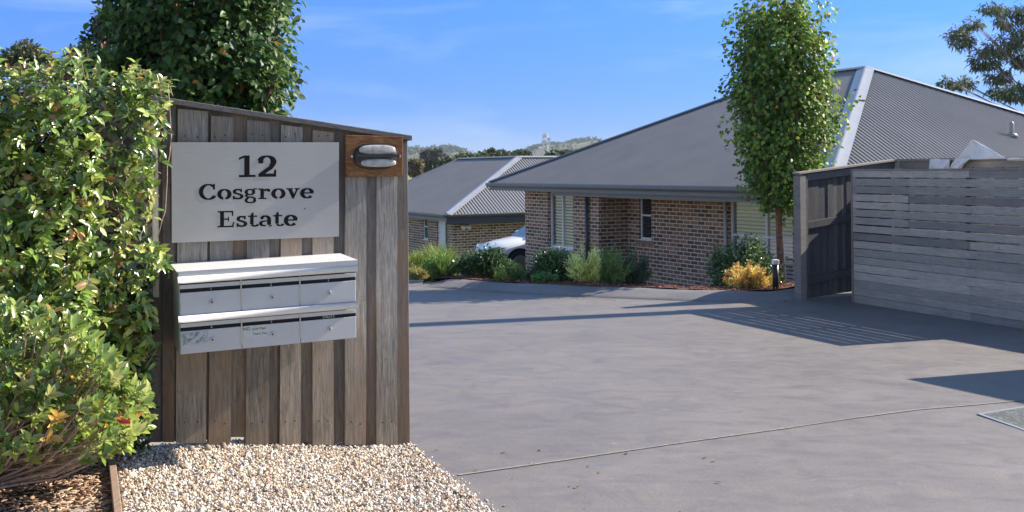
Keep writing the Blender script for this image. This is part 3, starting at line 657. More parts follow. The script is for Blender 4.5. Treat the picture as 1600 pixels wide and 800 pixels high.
# low shrub in front
def low_shrub():
    c0 = Vector((-2.62,4.62,zm(-2.6,4.6)))
    base = empty('low_shrub', c0, 'low spreading shrub with leathery green leaves and bare woody branches over the bark mulch', 'shrub')
    mbst = MB(); PB=[];DB=[];NB=[];sz=[];cols=[]; tips=[]
    def silh(px):  # top outline
        return np.interp(px,[-60,0,60,120,165,190,225,245],[452,455,470,500,540,575,600,650])
    tries = 0
    while len(tips) < 620 and tries < 20000:
        tries += 1
        px = random.uniform(-50,238); py = random.uniform(452,735)
        if py < silh(px): continue
        if py > 655 and px < 130 and random.random() < .7: continue
        if py > np.interp(px,[-50,60,150,200,240],[735,730,720,700,665]): continue
        Y = random.uniform(4.15,4.95) - .25*(py-452)/300 + (.25 if px > 180 else 0)
        p = at(px,py,Y); tips.append(p)
    hubs = [c0+Vector((random.uniform(-.25,.3),random.uniform(-.2,.1),random.uniform(.05,.25))) for _ in range(12)]
    for k, p in enumerate(tips):
        h_ = random.choice(hubs); g = (p-h_); ln = g.length; g.normalize(); g = (g + Vector((.35,-.1,.45))).normalized()
        if k % 2 == 0: 
            m1 = h_.lerp(p,.5)+Vector((0,0,-.05)); mbst.tube([c0+(h_-c0)*.3, h_.lerp(m1,.6), m1, p-g*.06, p], [.009,.007,.005,.003,.002], 5, False)
        gv = np.array(g); pal = pick([(.14,.23,.045,4),(.21,.31,.055,4),(.32,.39,.09,2.6),(.42,.44,.15,1.3),(.5,.32,.07,.3)],1)[0]
        for q in range(random.randint(6,10)):
            r_ = unit(rng.normal(size=3)); r_ = unit(r_-gv*np.dot(r_,gv)); t = random.random()
            PB.append(np.array(p)-gv*.06*(1-t)); DB.append(unit(gv*(.45+.7*t)+r_*.8)); NB.append(unit(gv-r_*.35+rng.normal(0,.2,3))); sz.append(random.uniform(.036,.068)); cols.append(pal*random.uniform(.8,1.25))
    i = int(np.argmin([np.linalg.norm(np.array(at(190,660,4.6))-p) for p in PB]))
    leaves('foliage', np.array(PB), np.array(DB), np.array(sz), np.array(cols), M['leaf'], base, .52, Nrm=np.array(NB))
    rp = np.array([at(181,655,4.35)]); leaves('red_leaf', rp, np.array([[1,0,-.25]]), np.array([.075]), np.array([[.62,.05,.045]]), M['leaf'], base, .42, Nrm=np.array([[0,-1,.3]]))
    for _ in range(13):   # bare branches fanning up to the right
        a = at(random.uniform(-60,40), random.uniform(680,722), 4.55); px = random.uniform(20,170); b = at(px, random.uniform(500,670)+px*.1, random.uniform(4.3,4.8)); 
        mbst.tube([a, a.lerp(b,.35)+Vector((0,0,-.025)), a.lerp(b,.7)+Vector((0,0,-.01)), b], [.007,.0055,.0038,.002], 6, False)
    a = at(-60,735,4.5); mbst.tube([a, at(0,700,4.5), at(60,662,4.5), at(110,640,4.55)], [.017,.015,.010,.006], 8)
    mbst.build('branches', M['twig'], base, True)
low_shrub()

def column_tree(name, label, base_pt, top_z, rad, crown0, nleaf, lsize, pal, trunk_r=.06, peaks=((-.4,0),(.35,0)), seed=1, cat='tree', group=None, zmin=None):
    rr = random.Random(seed); g = np.random.default_rng(seed); t = empty(name, base_pt, label, cat, group)
    bx, by, bz = base_pt; mb = MB(); Hc = top_z-crown0
    mb.tube([(bx,by,bz-.05),(bx+.01,by,bz+.35),(bx-.02,by,crown0),(bx-.03,by,crown0+Hc*.35),(bx,by,crown0+Hc*.75)], [trunk_r*1.35,trunk_r,trunk_r*.9,trunk_r*.6,trunk_r*.2], 12)
    cl = []
    nl = 30
    for k in range(nl):
        a = rr.uniform(0,6.28); z0 = crown0 + Hc*rr.uniform(-.04,.5)*(1 if k>5 else 0); R0 = rad*rr.uniform(.55,1.0)
        z1 = min(top_z - Hc*.22*rr.random(), z0+Hc*rr.uniform(.3,.6)); z1 = z1 if k > 6 else top_z - Hc*(.02+.1*rr.random())
        if k <= 6:
            pk = peaks[k%len(peaks)]; ex, ey = bx+pk[0]*rad+rr.uniform(-.08,.08), by+pk[1]*rad+rr.uniform(-.2,.2)
        else: ex, ey = bx+R0*math.cos(a), by+R0*math.sin(a)
        pts = [Vector((bx,by,z0)), Vector((bx+(ex-bx)*.55,by+(ey-by)*.55,z0+(z1-z0)*.25)), Vector((bx+(ex-bx)*.9,by+(ey-by)*.9,z0+(z1-z0)*.6)), Vector((ex,ey,z1))]
        mb.tube(pts, [trunk_r*.4,trunk_r*.3,trunk_r*.2,.004], 6, False); cl.append(pts)
    mb.build('trunk', M['bark'], t, True)
    # clumps along limbs, leaves in each clump
    centres = []
    for pts in cl:
        for s2 in np.linspace(.12,1,9):
            i = min(2,int(s2*3)); q = pts[i].lerp(pts[i+1], s2*3-i) if s2<1 else pts[3]
            f = (q.z-crown0)/Hc; env = rad*np.interp(f,[0,.08,.3,.6,.85,1],[.3,.7,1.0,.95,.82,.5])
            for _ in range(2):
                q2 = q+Vector((rr.gauss(0,.13),rr.gauss(0,.13),rr.gauss(0,.16)))*(rad/.85)
                dx, dy = q2.x-bx, q2.y-by; r2 = math.hypot(dx,dy); lim = env*(1+.16*math.sin(q2.z*5+seed)+.1*math.sin(3*math.atan2(dy,dx)+q2.z*3))
                if r2 > lim and s2 < .95: q2.x = bx+dx*lim/r2; q2.y = by+dy*lim/r2
                centres.append(q2)
    for _ in range(420):
        f = rr.uniform(0,.93); a = rr.uniform(0,6.28); env = rad*np.interp(f,[0,.08,.3,.6,.85,1],[.2,.62,1.0,.97,.78,.42])*(1+.1*math.sin(a*3+f*9))*rr.uniform(.35,.98)
        centres.append(Vector((bx+.02+env*math.cos(a), by+env*math.sin(a), crown0+Hc*f)))
    C = np.array([c[:] for c in centres]); idx = g.integers(0,len(C),nleaf); P = C[idx] + np.tanh(g.normal(0,1,(nleaf,3))/1.6)*1.5*np.array([.11,.11,.13])*(rad/.85)
    out = P-np.array([bx,by,0]); out[:,2] = 0; out = unit(out)
    D = unit(out*.7 + np.array([0,0,-.55]) + g.normal(0,.55,(nleaf,3))); Nn = unit(out*.8+np.array([0,0,.7])+g.normal(0,.45,(nleaf,3)))
    tone = g.normal(1,.16,len(C))[idx][:,None]
    cols = pick(pal, nleaf)*tone
    leaves('crown', P, D, g.uniform(.75,1.25,nleaf)*lsize, np.clip(cols,.005,.9), M['leafm'], t, .78, Nrm=Nn)
    return t
PEAR = [(.12,.23,.04,5),(.18,.30,.05,4),(.28,.38,.07,2.8),(.06,.13,.035,2.4),(.42,.22,.03,.16),(.36,.09,.03,.06)]
tb = at(1219,459,16.2); tb.z = ground(tb.x,tb.y)+.0
column_tree('pear_tree', 'slender upright pear tree with glossy leaves in front of the brick house', tb, at(1225,-8,16.2).z, .86, at(1225,318,16.2).z, 19000, .082, PEAR, .058, ((-.35,0),(.42,0)), 3)
# lower side limb and stake
mb = MB(); s0 = tb + Vector((.10,-.02,-.05)); mb.tube([s0, s0+Vector((-.03,0,.55)), s0+Vector((-.06,.0,1.02))], .011, 8); tag(mb.build('garden_stake', M['white'], None, True), 'thin pale stake tied against the trunk of the right pear tree', 'stake')
column_tree('broad_pear_tree', 'tall dense pear tree rising behind the sign fence', (-2.95,9.4,plane(-2.95,9.4)), 4.6, .88, 1.55, 27000, .080, [(.05,.115,.028,5),(.08,.16,.035,4),(.15,.23,.05,1.8),(.03,.075,.025,3),(.40,.2,.03,.1)], .07, ((-.3,0),(.3,0),(0,.4)), 8)

def cloud_tree(name, label, base_pt, blobs, nleaf, lsize, pal, trunk_r=.1, mat='leafm', wid=.6, droop=0, cat='tree', group=None, seed=5, simple=True, limbs=True, shell=.75):
    """blobs: (x,y,z,rx,ry,rz) clumps; leaves spread towards each clump's rim, limbs reach every clump"""
    g = np.random.default_rng(seed); rr = random.Random(seed); t = empty(name, base_pt, label, cat, group); b0 = Vector(base_pt); mb = MB()
    Bc = Vector((sum(b[0] for b in blobs)/len(blobs), sum(b[1] for b in blobs)/len(blobs), min(b[2]-b[5] for b in blobs)))
    fork = Vector((b0.x*.6+Bc.x*.4, b0.y*.6+Bc.y*.4, b0.z + max(.05,(Bc.z-b0.z)*.8)))
    if limbs:
        mb.tube([b0-Vector((0,0,.05)), b0.lerp(fork,.5)+Vector((trunk_r*.3,0,0)), fork], [trunk_r*1.2,trunk_r,trunk_r*.85], 8)
        for b in blobs:
            c = Vector(b[:3]); mb.tube([fork-Vector((0,0,.02)), fork.lerp(c,.5)+Vector((0,0,-.12*b[5])), c+Vector((0,0,b[5]*.3))], [trunk_r*.5,trunk_r*.33,trunk_r*.1], 5, False)
            for _ in range(3):
                e = c+Vector((rr.uniform(-.8,.8)*b[3], rr.uniform(-.8,.8)*b[4], rr.uniform(-.2,.8)*b[5])); mb.tube([fork.lerp(c,.7), e], [trunk_r*.2,trunk_r*.06], 4, False)
        mb.build('trunk', M['bark'] if mat != 'gum' else M['gum_bark'], t, True)
    vol = np.array([b[3]*b[4]*b[5] for b in blobs])**(.75); idx = g.choice(len(blobs), nleaf, p=vol/vol.sum()); B_ = np.array(blobs)[idx]
    # sub-clumps give light and dark tufts
    ns = 26; sub = unit(g.normal(size=(len(blobs),ns,3)))*g.uniform(.45,1.0,(len(blobs),ns,1)); sc_ = sub[idx, g.integers(0,ns,nleaf)]
    P0 = sc_*shell/.75 + g.normal(0,.16,(nleaf,3)); P = B_[:,:3] + P0*B_[:,3:6]
    out = unit(P0); D = unit(out*.8+g.normal(0,.6,(nleaf,3))+np.array([0,0,-droop])); Nn = unit(out*.5+np.array([0,0,.8])+g.normal(0,.5,(nleaf,3)))
    tone = (1+.22*np.sin(sc_[:,0]*17+sc_[:,2]*23+idx*3))[:,None]
    leaves('crown' if limbs and trunk_r > .04 else 'foliage', P, D, g.uniform(.7,1.3,nleaf)*lsize, np.clip(pick(pal,nleaf)*tone,.005,.9), M['far_leaf'] if mat=='gum' else M[mat], t, wid, simple=simple, Nrm=Nn)
    return t
def px_blobs(spec, Y, dY=.5):
    out = []
    for (x,y,rx,ry) in spec:
        c = at(x,y,Y+random.uniform(-dY,dY)); k = Y/F; out.append((c.x,c.y,c.z,rx*k,rx*k*.9,ry*k))
    return out
DK = [(.03,.07,.028,4),(.045,.095,.03,3),(.07,.12,.035,2),(.12,.15,.04,.8)]
cloud_tree('dark_tree','dark small leaved tree just left of the tall pear tree',(-5.7,13.5,0), px_blobs([(165,60,32,34),(140,95,35,26),(185,110,40,36),(120,105,20,16),(165,35,22,18),(205,60,30,40)],13.5), 5200, .075, DK, .1, seed=21)
cloud_tree('round_tree','small round topped tree at the left edge behind the climber',(-8.4,17,0), px_blobs([(40,92,32,22),(18,105,28,18),(70,105,26,20),(45,78,18,12)],17), 3000, .085, [(.05,.085,.035,4),(.09,.11,.04,3),(.16,.12,.05,1)], .1, seed=22)
cloud_tree('russet_shrub','russet tipped bushy shrub behind the climber between two trees',(-7,15,0.1), px_blobs([(105,112,26,14),(135,118,24,16),(80,118,22,14),(160,125,22,16)],15), 2600, .07, [(.14,.09,.05,3),(.09,.10,.04,3),(.2,.1,.05,1.5)], .07, seed=23)
# eucalyptus upper right
gum = px_blobs([(1500,60,26,20),(1520,35,16,8),(1560,75,30,20),(1575,30,26,16),(1535,95,28,14),(1500,130,26,10),(1475,128,12,8),(1560,120,22,12),(1590,145,30,16),(1550,12,22,9),(1600,90,30,20),(1640,60,40,40),(1660,120,40,40),(1620,10,40,18),(1590,55,14,24),(1570,145,28,9),(1680,0,50,50),(1700,170,40,30)],38,2)
cloud_tree('gum_tree','tall open gum tree with grey green drooping foliage beyond the right roof',(25.5,38,-2), gum, 15000, .25, [(.13,.17,.09,4),(.18,.22,.12,3),(.24,.27,.15,2),(.08,.11,.065,2)], .10, mat='gum', wid=.26, droop=.8, seed=24, shell=.62)

# garden shrubs along the kerb
def shrub(name, label, px, w_, ytop, Y, n, ls, pal, wid=.5, spiky=0, seed=1, mat='leafm', ybase=None):
    b = at(px, 440, Y); gz = ground(b.x,b.y)+.02; zt = at(px,ytop,Y).z; k = Y/F; hw = w_/2*k; hh = max(.12,(zt-gz))
    g = np.random.default_rng(seed); t = empty(name, (b.x,b.y,gz), label, 'shrub')
    n = int(n*1.9); ns = int(64); P=[];D=[]; mb = MB()
    tips = []
    for _ in range(ns):
        a = g.uniform(0,6.28); r_ = g.uniform(0,1)**.5; zf = g.uniform(.25,1)*(1-.45*r_**2); tips.append(np.array([b.x+r_*hw*math.cos(a)*.92, b.y+r_*hw*.8*math.sin(a), gz+zf*hh]))
    for tp in tips: mb.tube([Vector((b.x+g.uniform(-.05,.05),b.y,gz-.02)), Vector((b.x+(tp[0]-b.x)*.6,b.y+(tp[1]-b.y)*.6,gz+(tp[2]-gz)*.45)), Vector(tp)], [.008,.006,.002], 4, False)
    mb.build('stems', M['twig'], t, True)
    T = np.array(tips); idx = g.integers(0,ns,n); r0 = np.array([b.x,b.y,gz])
    if spiky:
        s2 = g.uniform(.25,1.12,n)[:,None]; dirn = unit(T[idx]-r0+np.array([0,0,.15])); P = r0+(T[idx]-r0)*s2+g.normal(0,.018,(n,3)); D = unit(dirn*spiky+g.normal(0,.5,(n,3)))
    else:
        P = T[idx]+g.normal(0,1,(n,3))*np.array([hw*.2,hw*.2,hh*.12]); D = unit(unit(P-r0)+g.normal(0,.6,(n,3)))
    P[:,2] = np.maximum(P[:,2], gz+.01)
    tone = g.normal(1.7,.32,ns)[idx][:,None]
    # leaves of each shoot share a random brightness
    leaves('foliage', P, D, g.uniform(.7,1.3,n)*ls, np.clip(pick(pal,n)*tone,.005,.9), M[mat], t, wid, simple=True)
    return t
def strappy(name, label, px, w_, ytop, Y, n, pal, seed=1):
    b = at(px,440,Y); gz = ground(b.x,b.y)+.01; zt = at(px,ytop,Y).z; k = Y/F; hw = w_/2*k; hh = zt-gz; g = np.random.default_rng(seed)
    V=[];Fc=[];C=[]; 
    t = empty(name,(b.x,b.y,gz),label,'plant')
    cols = pick(pal,n)*1.35
    for i in range(n):
        x0,y0 = b.x+g.normal(0,hw*.4), b.y+g.normal(0,hw*.3); a = g.uniform(0,6.28); L_ = hh*g.uniform(.7,1.15); ln = g.uniform(.15,.6); wd = .009
        sx,sy = -math.sin(a)*wd, math.cos(a)*wd; prev=None
        for j in range(5):
            s2 = j/4; rr_ = L_*ln*s2**1.7; z = gz+L_*(s2-.28*ln*s2**3.2); ww = (1-s2**2*.95); p = np.array([x0+math.cos(a)*rr_, y0+math.sin(a)*rr_, z])
            V += [p-np.array([sx,sy,0])*ww, p+np.array([sx,sy,0])*ww]; C += [cols[i]]*2
            if j: q = len(V); Fc.append((q-4,q-3,q-1,q-2))
    mesh_np('blades', np.array(V), np.array(Fc), np.array(C), M['leafm'], t, True); return t
YG = [(.17,.23,.04,4),(.26,.30,.06,3),(.10,.17,.035,3)]; MG = [(.06,.12,.03,4),(.10,.16,.04,3),(.04,.08,.028,3)]; BRT = [(.50,.50,.18,4),(.34,.40,.12,3),(.6,.56,.26,1.5),(.2,.28,.09,2)]
strappy('strappy_plant','bright yellow green strappy plant beside the fence end near the kerb',655,50,388,16.9,330,YG,31)
strappy('strappy_plant','tall pale green strappy plant with blades standing against the far house',690,46,376,16.9,330,YG,32)
shrub('flax_bush','fine leaved mid green mound at the left end of the kerb',692,62,392,16.0,3200,.07,[(.07,.14,.03,4),(.12,.19,.04,3),(.04,.09,.03,2)],.16,1.2,33)
shrub('straw_shrub','low straw coloured tuft at the foot of the fence end',652,34,413,16.4,900,.055,[(.25,.22,.09,3),(.16,.18,.05,3)],.25,.8,34)
shrub('camellia_bush','round dark glossy bush in front of the white car',757,70,393,15.9,3400,.06,[(.025,.06,.02,4),(.045,.09,.028,3),(.07,.12,.035,1)],.5,0,35,'leaf')
shrub('conifer_shrub','small mid green feathery shrub right of the dark bush',800,48,409,15.5,2400,.04,MG,.3,.9,36)
shrub('lime_shrub','tiny lime green tuft at the kerb between two dark bushes',783,24,424,15.25,900,.035,[(.12,.18,.035,3),(.2,.24,.05,2)],.35,.5,37)
shrub('grey_shrub','low grey green shrub beneath the left corner window',834,46,414,15.7,1500,.04,[(.08,.11,.07,3),(.05,.08,.045,3)],.35,.5,38)
shrub('azalea_bush','dark green bush under the tall narrow window of the brick house',868,64,392,15.6,3000,.055,[(.03,.07,.025,4),(.06,.11,.03,2),(.09,.14,.04,1)],.5,0,39,'leaf')
shrub('ground_cover','low bright green ground cover touching the kerb',850,34,431,15.1,800,.04,[(.06,.15,.05,3),(.1,.2,.05,2)],.6,0,40)
shrub('wattle_shrub','pale yellow tipped feathery shrub in the middle of the garden bed',918,62,383,15.1,3600,.062,BRT,.22,1.5,41)
shrub('bottlebrush_shrub','soft green feathery shrub joined to the right of the pale tipped one',958,58,386,15.1,3200,.06,[(.12,.19,.06,3),(.07,.13,.04,4),(.24,.28,.09,1)],.22,1.2,42)
shrub('dark_feathery_shrub','deep grey green feathery shrub against the brick wall',990,56,390,15.4,3200,.055,[(.05,.085,.05,4),(.035,.06,.035,3),(.08,.12,.06,1)],.22,1.2,43)
shrub('laurel_bush','dark glossy shrub below the wide blinds window',1160,96,383,15.7,3000,.07,[(.03,.065,.025,4),(.055,.10,.03,3),(.10,.15,.045,1)],.5,0,44,'leaf')
shrub('autumn_shrub','orange and yellow tipped low shrub beside the right pear tree',1170,76,412,14.5,3600,.045,[(.40,.36,.10,4),(.50,.22,.08,2),(.26,.30,.07,3),(.55,.12,.07,1)],.35,1.0,45)
# bollard light
b = at(1212,460,14.35); gz = ground(b.x,b.y); bl_ = empty('bollard_light',(b.x,b.y,gz),'short black bollard light with white head beside the pear trunk','garden light')
mb = MB(); zt = at(1212,413,14.35).z; mb.tube([(b.x,b.y,gz-.03),(b.x,b.y,zt)], .045, 14); mb.build('post', M['black'], bl_, True)
mb = MB(); mb.cbox((b.x,b.y,zt+.035),.09,.09,.07); mb.build('head', M['white'], bl_, bevel=.008)

# ------------------------------------------------------------------ houses
d1 = Vector((-.481,.877,0)).normalized(); d2 = Vector((d1.y,-d1.x,0))
def corrugated(name, poly, eave_dir, mat, parent, pitch=.076, amp=.0085, k=6):
    """steel sheet ribs run up the slope of a planar convex polygon"""
    P0 = Vector(poly[0]); e = Vector(eave_dir).normalized()
    nrm = Vector((0,0,0))
    for i in range(1,len(poly)-1): nrm += (Vector(poly[i])-P0).cross(Vector(poly[i+1])-P0)
    nrm.normalize(); nrm = nrm if nrm.z > 0 else -nrm
    up = nrm.cross(e).normalized(); up = up if up.z > 0 else -up
    Q = [((Vector(p)-P0).dot(e), (Vector(p)-P0).dot(up)) for p in poly]; x0 = min(q[0] for q in Q); x1 = max(q[0] for q in Q)
    n = int((x1-x0)/pitch*k); V = []
    for i in range(n+1):
        x = x0 + 1e-4 + (x1-x0-2e-4)*i/n; ts = []
        for a, b in zip(Q, Q[1:]+Q[:1]):
            if (a[0]-x)*(b[0]-x) <= 0 and a[0] != b[0]: ts.append(a[1]+(b[1]-a[1])*(x-a[0])/(b[0]-a[0]))
        lo, hi = (min(ts), max(ts)) if ts else (0,0); off = nrm*amp*math.cos(2*math.pi*i/k)
        V += [P0+e*x+up*lo+off, P0+e*x+up*hi+off]
    mb = MB(); mb.add(V, [(2*i,2*i+2,2*i+3,2*i+1) for i in range(n)]); return mb.build(name, mat, parent)
def hipcap(a, b, parent, w_=.15, mat=None):
    a, b = Vector(a), Vector(b); d = (b-a).normalized(); s2 = d.cross(Vector((0,0,1))).normalized(); up = s2.cross(d); up = up if up.z > 0 else -up
    mb = MB(); n1 = s2*w_; dr = -up*w_*.33; r0 = up*.035
    pr = [n1+dr+r0, s2*.03+r0+up*.0, up*.018+r0, -s2*.03+r0, -n1+dr+r0]; V = [a+q for q in pr]+[b+q for q in pr]
    mb.add(V, [(i,i+1,i+6,i+5) for i in range(4)]); return mb.build('hip_cap', mat or M['flash'], parent, True)
def wall(name, mat, parent, a, b, z0, z1, th=.1, inward=None, u0=0):
    """brick wall from a to b (plan), with metre UVs"""
    a = Vector((a[0],a[1],0)); b = Vector((b[0],b[1],0)); L_ = (b-a).length; n_ = Vector(inward)*th; mb = MB()
    vs = [a+Vector((0,0,z0)), b+Vector((0,0,z0)), b+Vector((0,0,z1)), a+Vector((0,0,z1))]; vs2 = [v+n_ for v in vs]
    U = lambda x,z: (x+u0+10, z+20)
    mb.add(vs+vs2, [(0,1,2,3),(5,4,7,6),(1,5,6,2),(4,0,3,7),(3,2,6,7),(4,5,1,0)],
      [[U(0,z0),U(L_,z0),U(L_,z1),U(0,z1)],[U(L_,z0),U(0,z0),U(0,z1),U(L_,z1)],[U(L_,z0),U(L_+th,z0),U(L_+th,z1),U(L_,z1)],[U(-th,z0),U(0,z0),U(0,z1),U(-th,z1)],[(0,.04)]*4,[(0,.04)]*4])
    return mb.build(name, mat, parent)
def window(parent, a, b, z0, z1, inward, blinds=True, sash=None, fr=.05, rec=.07, split=None):
    """a,b plan points on the wall face; set back in the reveal"""
    a = Vector((a[0],a[1],0)); b = Vector((b[0],b[1],0)); n_ = Vector(inward); d = (b-a).normalized(); L_ = (b-a).length; o = n_*rec
    f = MB(); z = lambda q: Vector((0,0,q))
    f.box(a+o+z(z0), d*fr, n_*.05, z(z1-z0)); f.box(b+o-d*fr+z(z0), d*fr, n_*.05, z(z1-z0)); f.box(a+o+d*fr+z(z0), d*(L_-2*fr), n_*.05, z(fr)); f.box(a+o+d*fr+z(z1-fr), d*(L_-2*fr), n_*.05, z(fr))
    if split: f.box(a+o+d*(L_*split-fr/2)+z(z0+fr), d*fr, n_*.05, z(z1-z0-2*fr))
    w_ = f.build('window', M['white'], parent)
    if sash: one('sash_bar', M['white'], w_, a+o-n_*.003+d*fr+z(sash), d*(L_-2*fr), n_*.04, z(.04))
    one('pane', M['glass'] if not blinds else M['glasst'], w_, a+o+n_*.03+d*fr+z(z0+fr), d*(L_-2*fr), n_*.006, z(z1-z0-2*fr))
    if blinds:
        m_ = MB(); q = z0+fr
        while q < z1-fr:
            m_.box(a+o+n_*.075+d*fr+z(q), d*(L_-2*fr), n_*.02+z(.045), n_*.008-z(.003)); q += .075
        m_.build('blind', M['blind'], w_); one('reveal', M['dark'], w_, a+o+n_*.14+z(z0), d*L_, n_*.01, z(z1-z0))
    one('sill', M['white'], w_, a-n_*.02+z(z0-.03), d*L_, n_*(rec+.02), z(.03))
    return w_
m = NT('window_glass'); m.fin((.9,.93,.95), .02, 0, .6); m.b.inputs['Transmission Weight'].default_value = .0
tr = m.n('BsdfTransparent'); ms = m.n('MixShader'); ms.inputs[0].default_value = .75; gl = m.n('BsdfGlossy'); gl.inputs['Roughness'].default_value = .03
m.l(gl.outputs[0], ms.inputs[1]); m.l(tr.outputs[0], ms.inputs[2]); m.l(ms.outputs[0], m.t.nodes['Material Output'].inputs['Surface']); M['glasst'] = m.m

ZE = H-.335
E0 = Vector((1.57,22.76,0))
Lc = E0 + d1*4.55; Lc.z = ZE
C_ = E0 - d1*7.46; C_.z = ZE
AP = Vector((8.04,22.5,2.25+H)); AP.z = ZE + (AP-E0).to_2d().dot(d2.to_2d())*.466
D_ = C_ + d2*12.8
nR = Vector((Lc.x,Lc.y,Lc.z-H)).cross(ray(1165,143)); T_ = -(nR.dot(AP-Vector((0,0,H))))/nR.dot(d1); R1 = AP + d1*T_
Lb = Lc + (D_-C_)
hs1 = empty('brick_house', (4,21,-.9), 'brown brick house with large dark grey hipped steel roof behind the garden bed', 'house')
corrugated('roof', [C_, Lc, R1, AP], d1, M['roof'], hs1); corrugated('roof', [C_, AP, D_], d2, M['roof'], hs1, .12, .0125)
corrugated('roof', [Lc, Lb, R1], d2, M['roof'], hs1, k=2); corrugated('roof', [Lb, D_, AP, R1], d1, M['roof'], hs1, k=2)
hipcap(C_, AP, hs1, .19); hipcap(AP, D_, hs1, .12); hipcap(R1, AP, hs1, .12, M['roof']); hipcap(Lc, R1, hs1, .10, M['gutter_dark'])
def gutterline(a, b, parent, inward, mat, fb=.16, name='gutter'):
    a, b = Vector(a), Vector(b); n_ = Vector(inward); d = b-a; z = lambda q: Vector((0,0,q))
    m_ = MB(); pr = [(-.10,.0),(-.115,-.02),(-.11,-.07),(-.07,-.11),(.0,-.11),(.0,-.02),(-.01,-.02),(-.01,-.10),(-.065,-.10),(-.10,-.065),(-.10,-.02),(-.09,0)]
    V = [a+n_*x+z(q) for x,q in pr]+[b+n_*x+z(q) for x,q in pr]; n = len(pr); m_.add(V, [(i,(i+1)%n,(i+1)%n+n,i+n) for i in range(n)]+[tuple(range(n)),tuple(range(n,2*n))[::-1]]); g_ = m_.build(name, mat, parent)
    one('fascia', mat, g_, a+n_*.003+z(-.03), d, n_*.02, z(-fb))
gutterline(C_-d1*.0, Lc, hs1, d2, M['gutter'], .165); gutterline(C_, D_, hs1, d1, M['gutter'], .165); gutterline(Lc, Lb, hs1, -d1, M['gutter'])
# soffit
mb = MB(); z5 = Vector((0,0,-.19)); q = [C_+z5, Lc+z5, Lb+z5, D_+z5]; mb.prism([q[0]+d2*.03+d1*.03,q[1]+d2*.03-d1*.03,q[2]-d2*.03-d1*.03,q[3]+d1*.03-d2*.03], (0,0,.012)); mb.build('soffit', M['soffit'], hs1)
ZS = ZE-.19; ZG = -1.1
WL = Vector((2.01,23.0,0)); WR = Vector((4.3,20.5,0))
def onwall(px, W0): 
    h_ = hit(px, 330, W0, d2); return Vector((h_.x,h_.y,0))
def zpx(px, py, W0): return hit(px, py, W0, d2).z
pL = onwall(820.5,WL); pw0 = onwall(856,WL); pw1 = onwall(895.5,WL); pE = WL
zb = zpx(876,388,WL)
wall('wall', M['brick'], hs1, pw0, pL, ZG, ZS, .1, d2)
wall('wall', M['brick'], hs1, pE, pw1, ZG, ZS, .1, d2, 3)
one('wall', M['gutter'], hs1, Vector((pw1.x,pw1.y,ZG))+d2*.004, pw0-pw1, d2*.09, Vector((0,0,zb-.03-ZG)))
window(hs1, pw0, pw1, zb, ZS-.02, d2, True, None, .045, .09, .47)
wall('wall', M['brick'], hs1, pE+d2*.1+d1*.0, pE+d2*.86, ZG, ZS, .1, d1, 5)                       # porch return
wall('wall', M['brick'], hs1, pL+d2*.1, pL+d2*9, ZG, ZS, .1, -d1)
p98 = WL + d2*.86; p0 = onwall(980,WR); WR2 = WR
w0 = onwall(998.5,WR); w1 = onwall(1017.5,WR); w2 = onwall(1139,WR); 
wall('wall', M['brick'], hs1, w0, p0+d1*.25, ZG, ZS, .1, d2, 1)
wz0 = zpx(1008,374,WR)
wall('wall', M['brick'], hs1, w1, w0, ZG, wz0-.11, .1, d2, 2.3)
window(hs1, w1, w0, wz0, ZS-.005, d2, False, zpx(1008,338,WR), .04, .05)
# brick sill row of the small window
mb = MB(); L_ = (w0-w1).length+.2; nb = 10; dd = (w0-w1).normalized()
for i in range(nb): mb.box(w1-dd*.1+dd*(L_/nb*i)+Vector((0,0,wz0-.11))-d2*.03, dd*(L_/nb-.012), d2*.12, Vector((0,0,.085)))
mb.build('brick_sill', plain('sill_brick',(.30,.21,.15),.85,0,.3,14), hs1)
wall('wall', M['brick'], hs1, w2, w1, ZG, ZS, .1, d2, 4)
w3 = onwall(1238,WR); bz = zpx(1190,452,WR)
wall('wall', M['brick'], hs1, w3, w2, ZG, bz-.05, .1, d2, 7)
window(hs1, w3, w2, bz, ZS-.03, d2, True, zpx(1190,372,WR), .05, .05, .42)
cw = C_+d2*.75+d1*.6; cw.z = 0
sR = (cw - WR).dot(-d1); endR = WR - d1*max(sR,1.9)
wall('wall', M['brick'], hs1, endR, w3, ZG, ZS, .1, d2, 9)
wall('wall', M['brick'], hs1, endR+d2*.1, endR+d2*10, ZG, ZS, .1, d1, 1)
# porch beam and downpipe
pb0 = onwall(884,WL)-d2*.35; pb1 = onwall(884,WL)-d2*.35-d1*8
one('porch_beam', M['gutter'], hs1, Vector((pb0.x,pb0.y,ZS-.10)), pb1-pb0, d2*.1, Vector((0,0,.098)))
mb = MB(); pp = onwall(920,WL)-d2*.06; mb.tube([(pp.x,pp.y,ZG),(pp.x,pp.y,ZS)], .042, 10); mb.build('downpipe', M['gutter_dark'], hs1, True)
mb = MB(); pp = onwall(1136,WR)-d2*.05; mb.tube([(pp.x,pp.y,ZG),(pp.x,pp.y,ZS)], .035, 10); mb.build('downpipe', M['soffit'], hs1, True)
# roof vent pipe on the right face
nF2 = (AP-C_).cross(D_-C_).normalized(); vp = hit(1581,212,C_,nF2)
mb = MB(); mb.tube([vp-Vector((0,0,.1)), vp+Vector((0,0,.26)), vp+Vector((0,0,.30))],[.045,.045,.02],12); v_ = mb.build('vent_pipe', M['flash'], hs1, True)
mb = MB(); mb.tube([vp-Vector((0,0,.02)),vp+Vector((0,0,.03)),vp+Vector((0,0,.06))],[.13,.10,.05],12); mb.build('collar', M['flash'], v_, True)

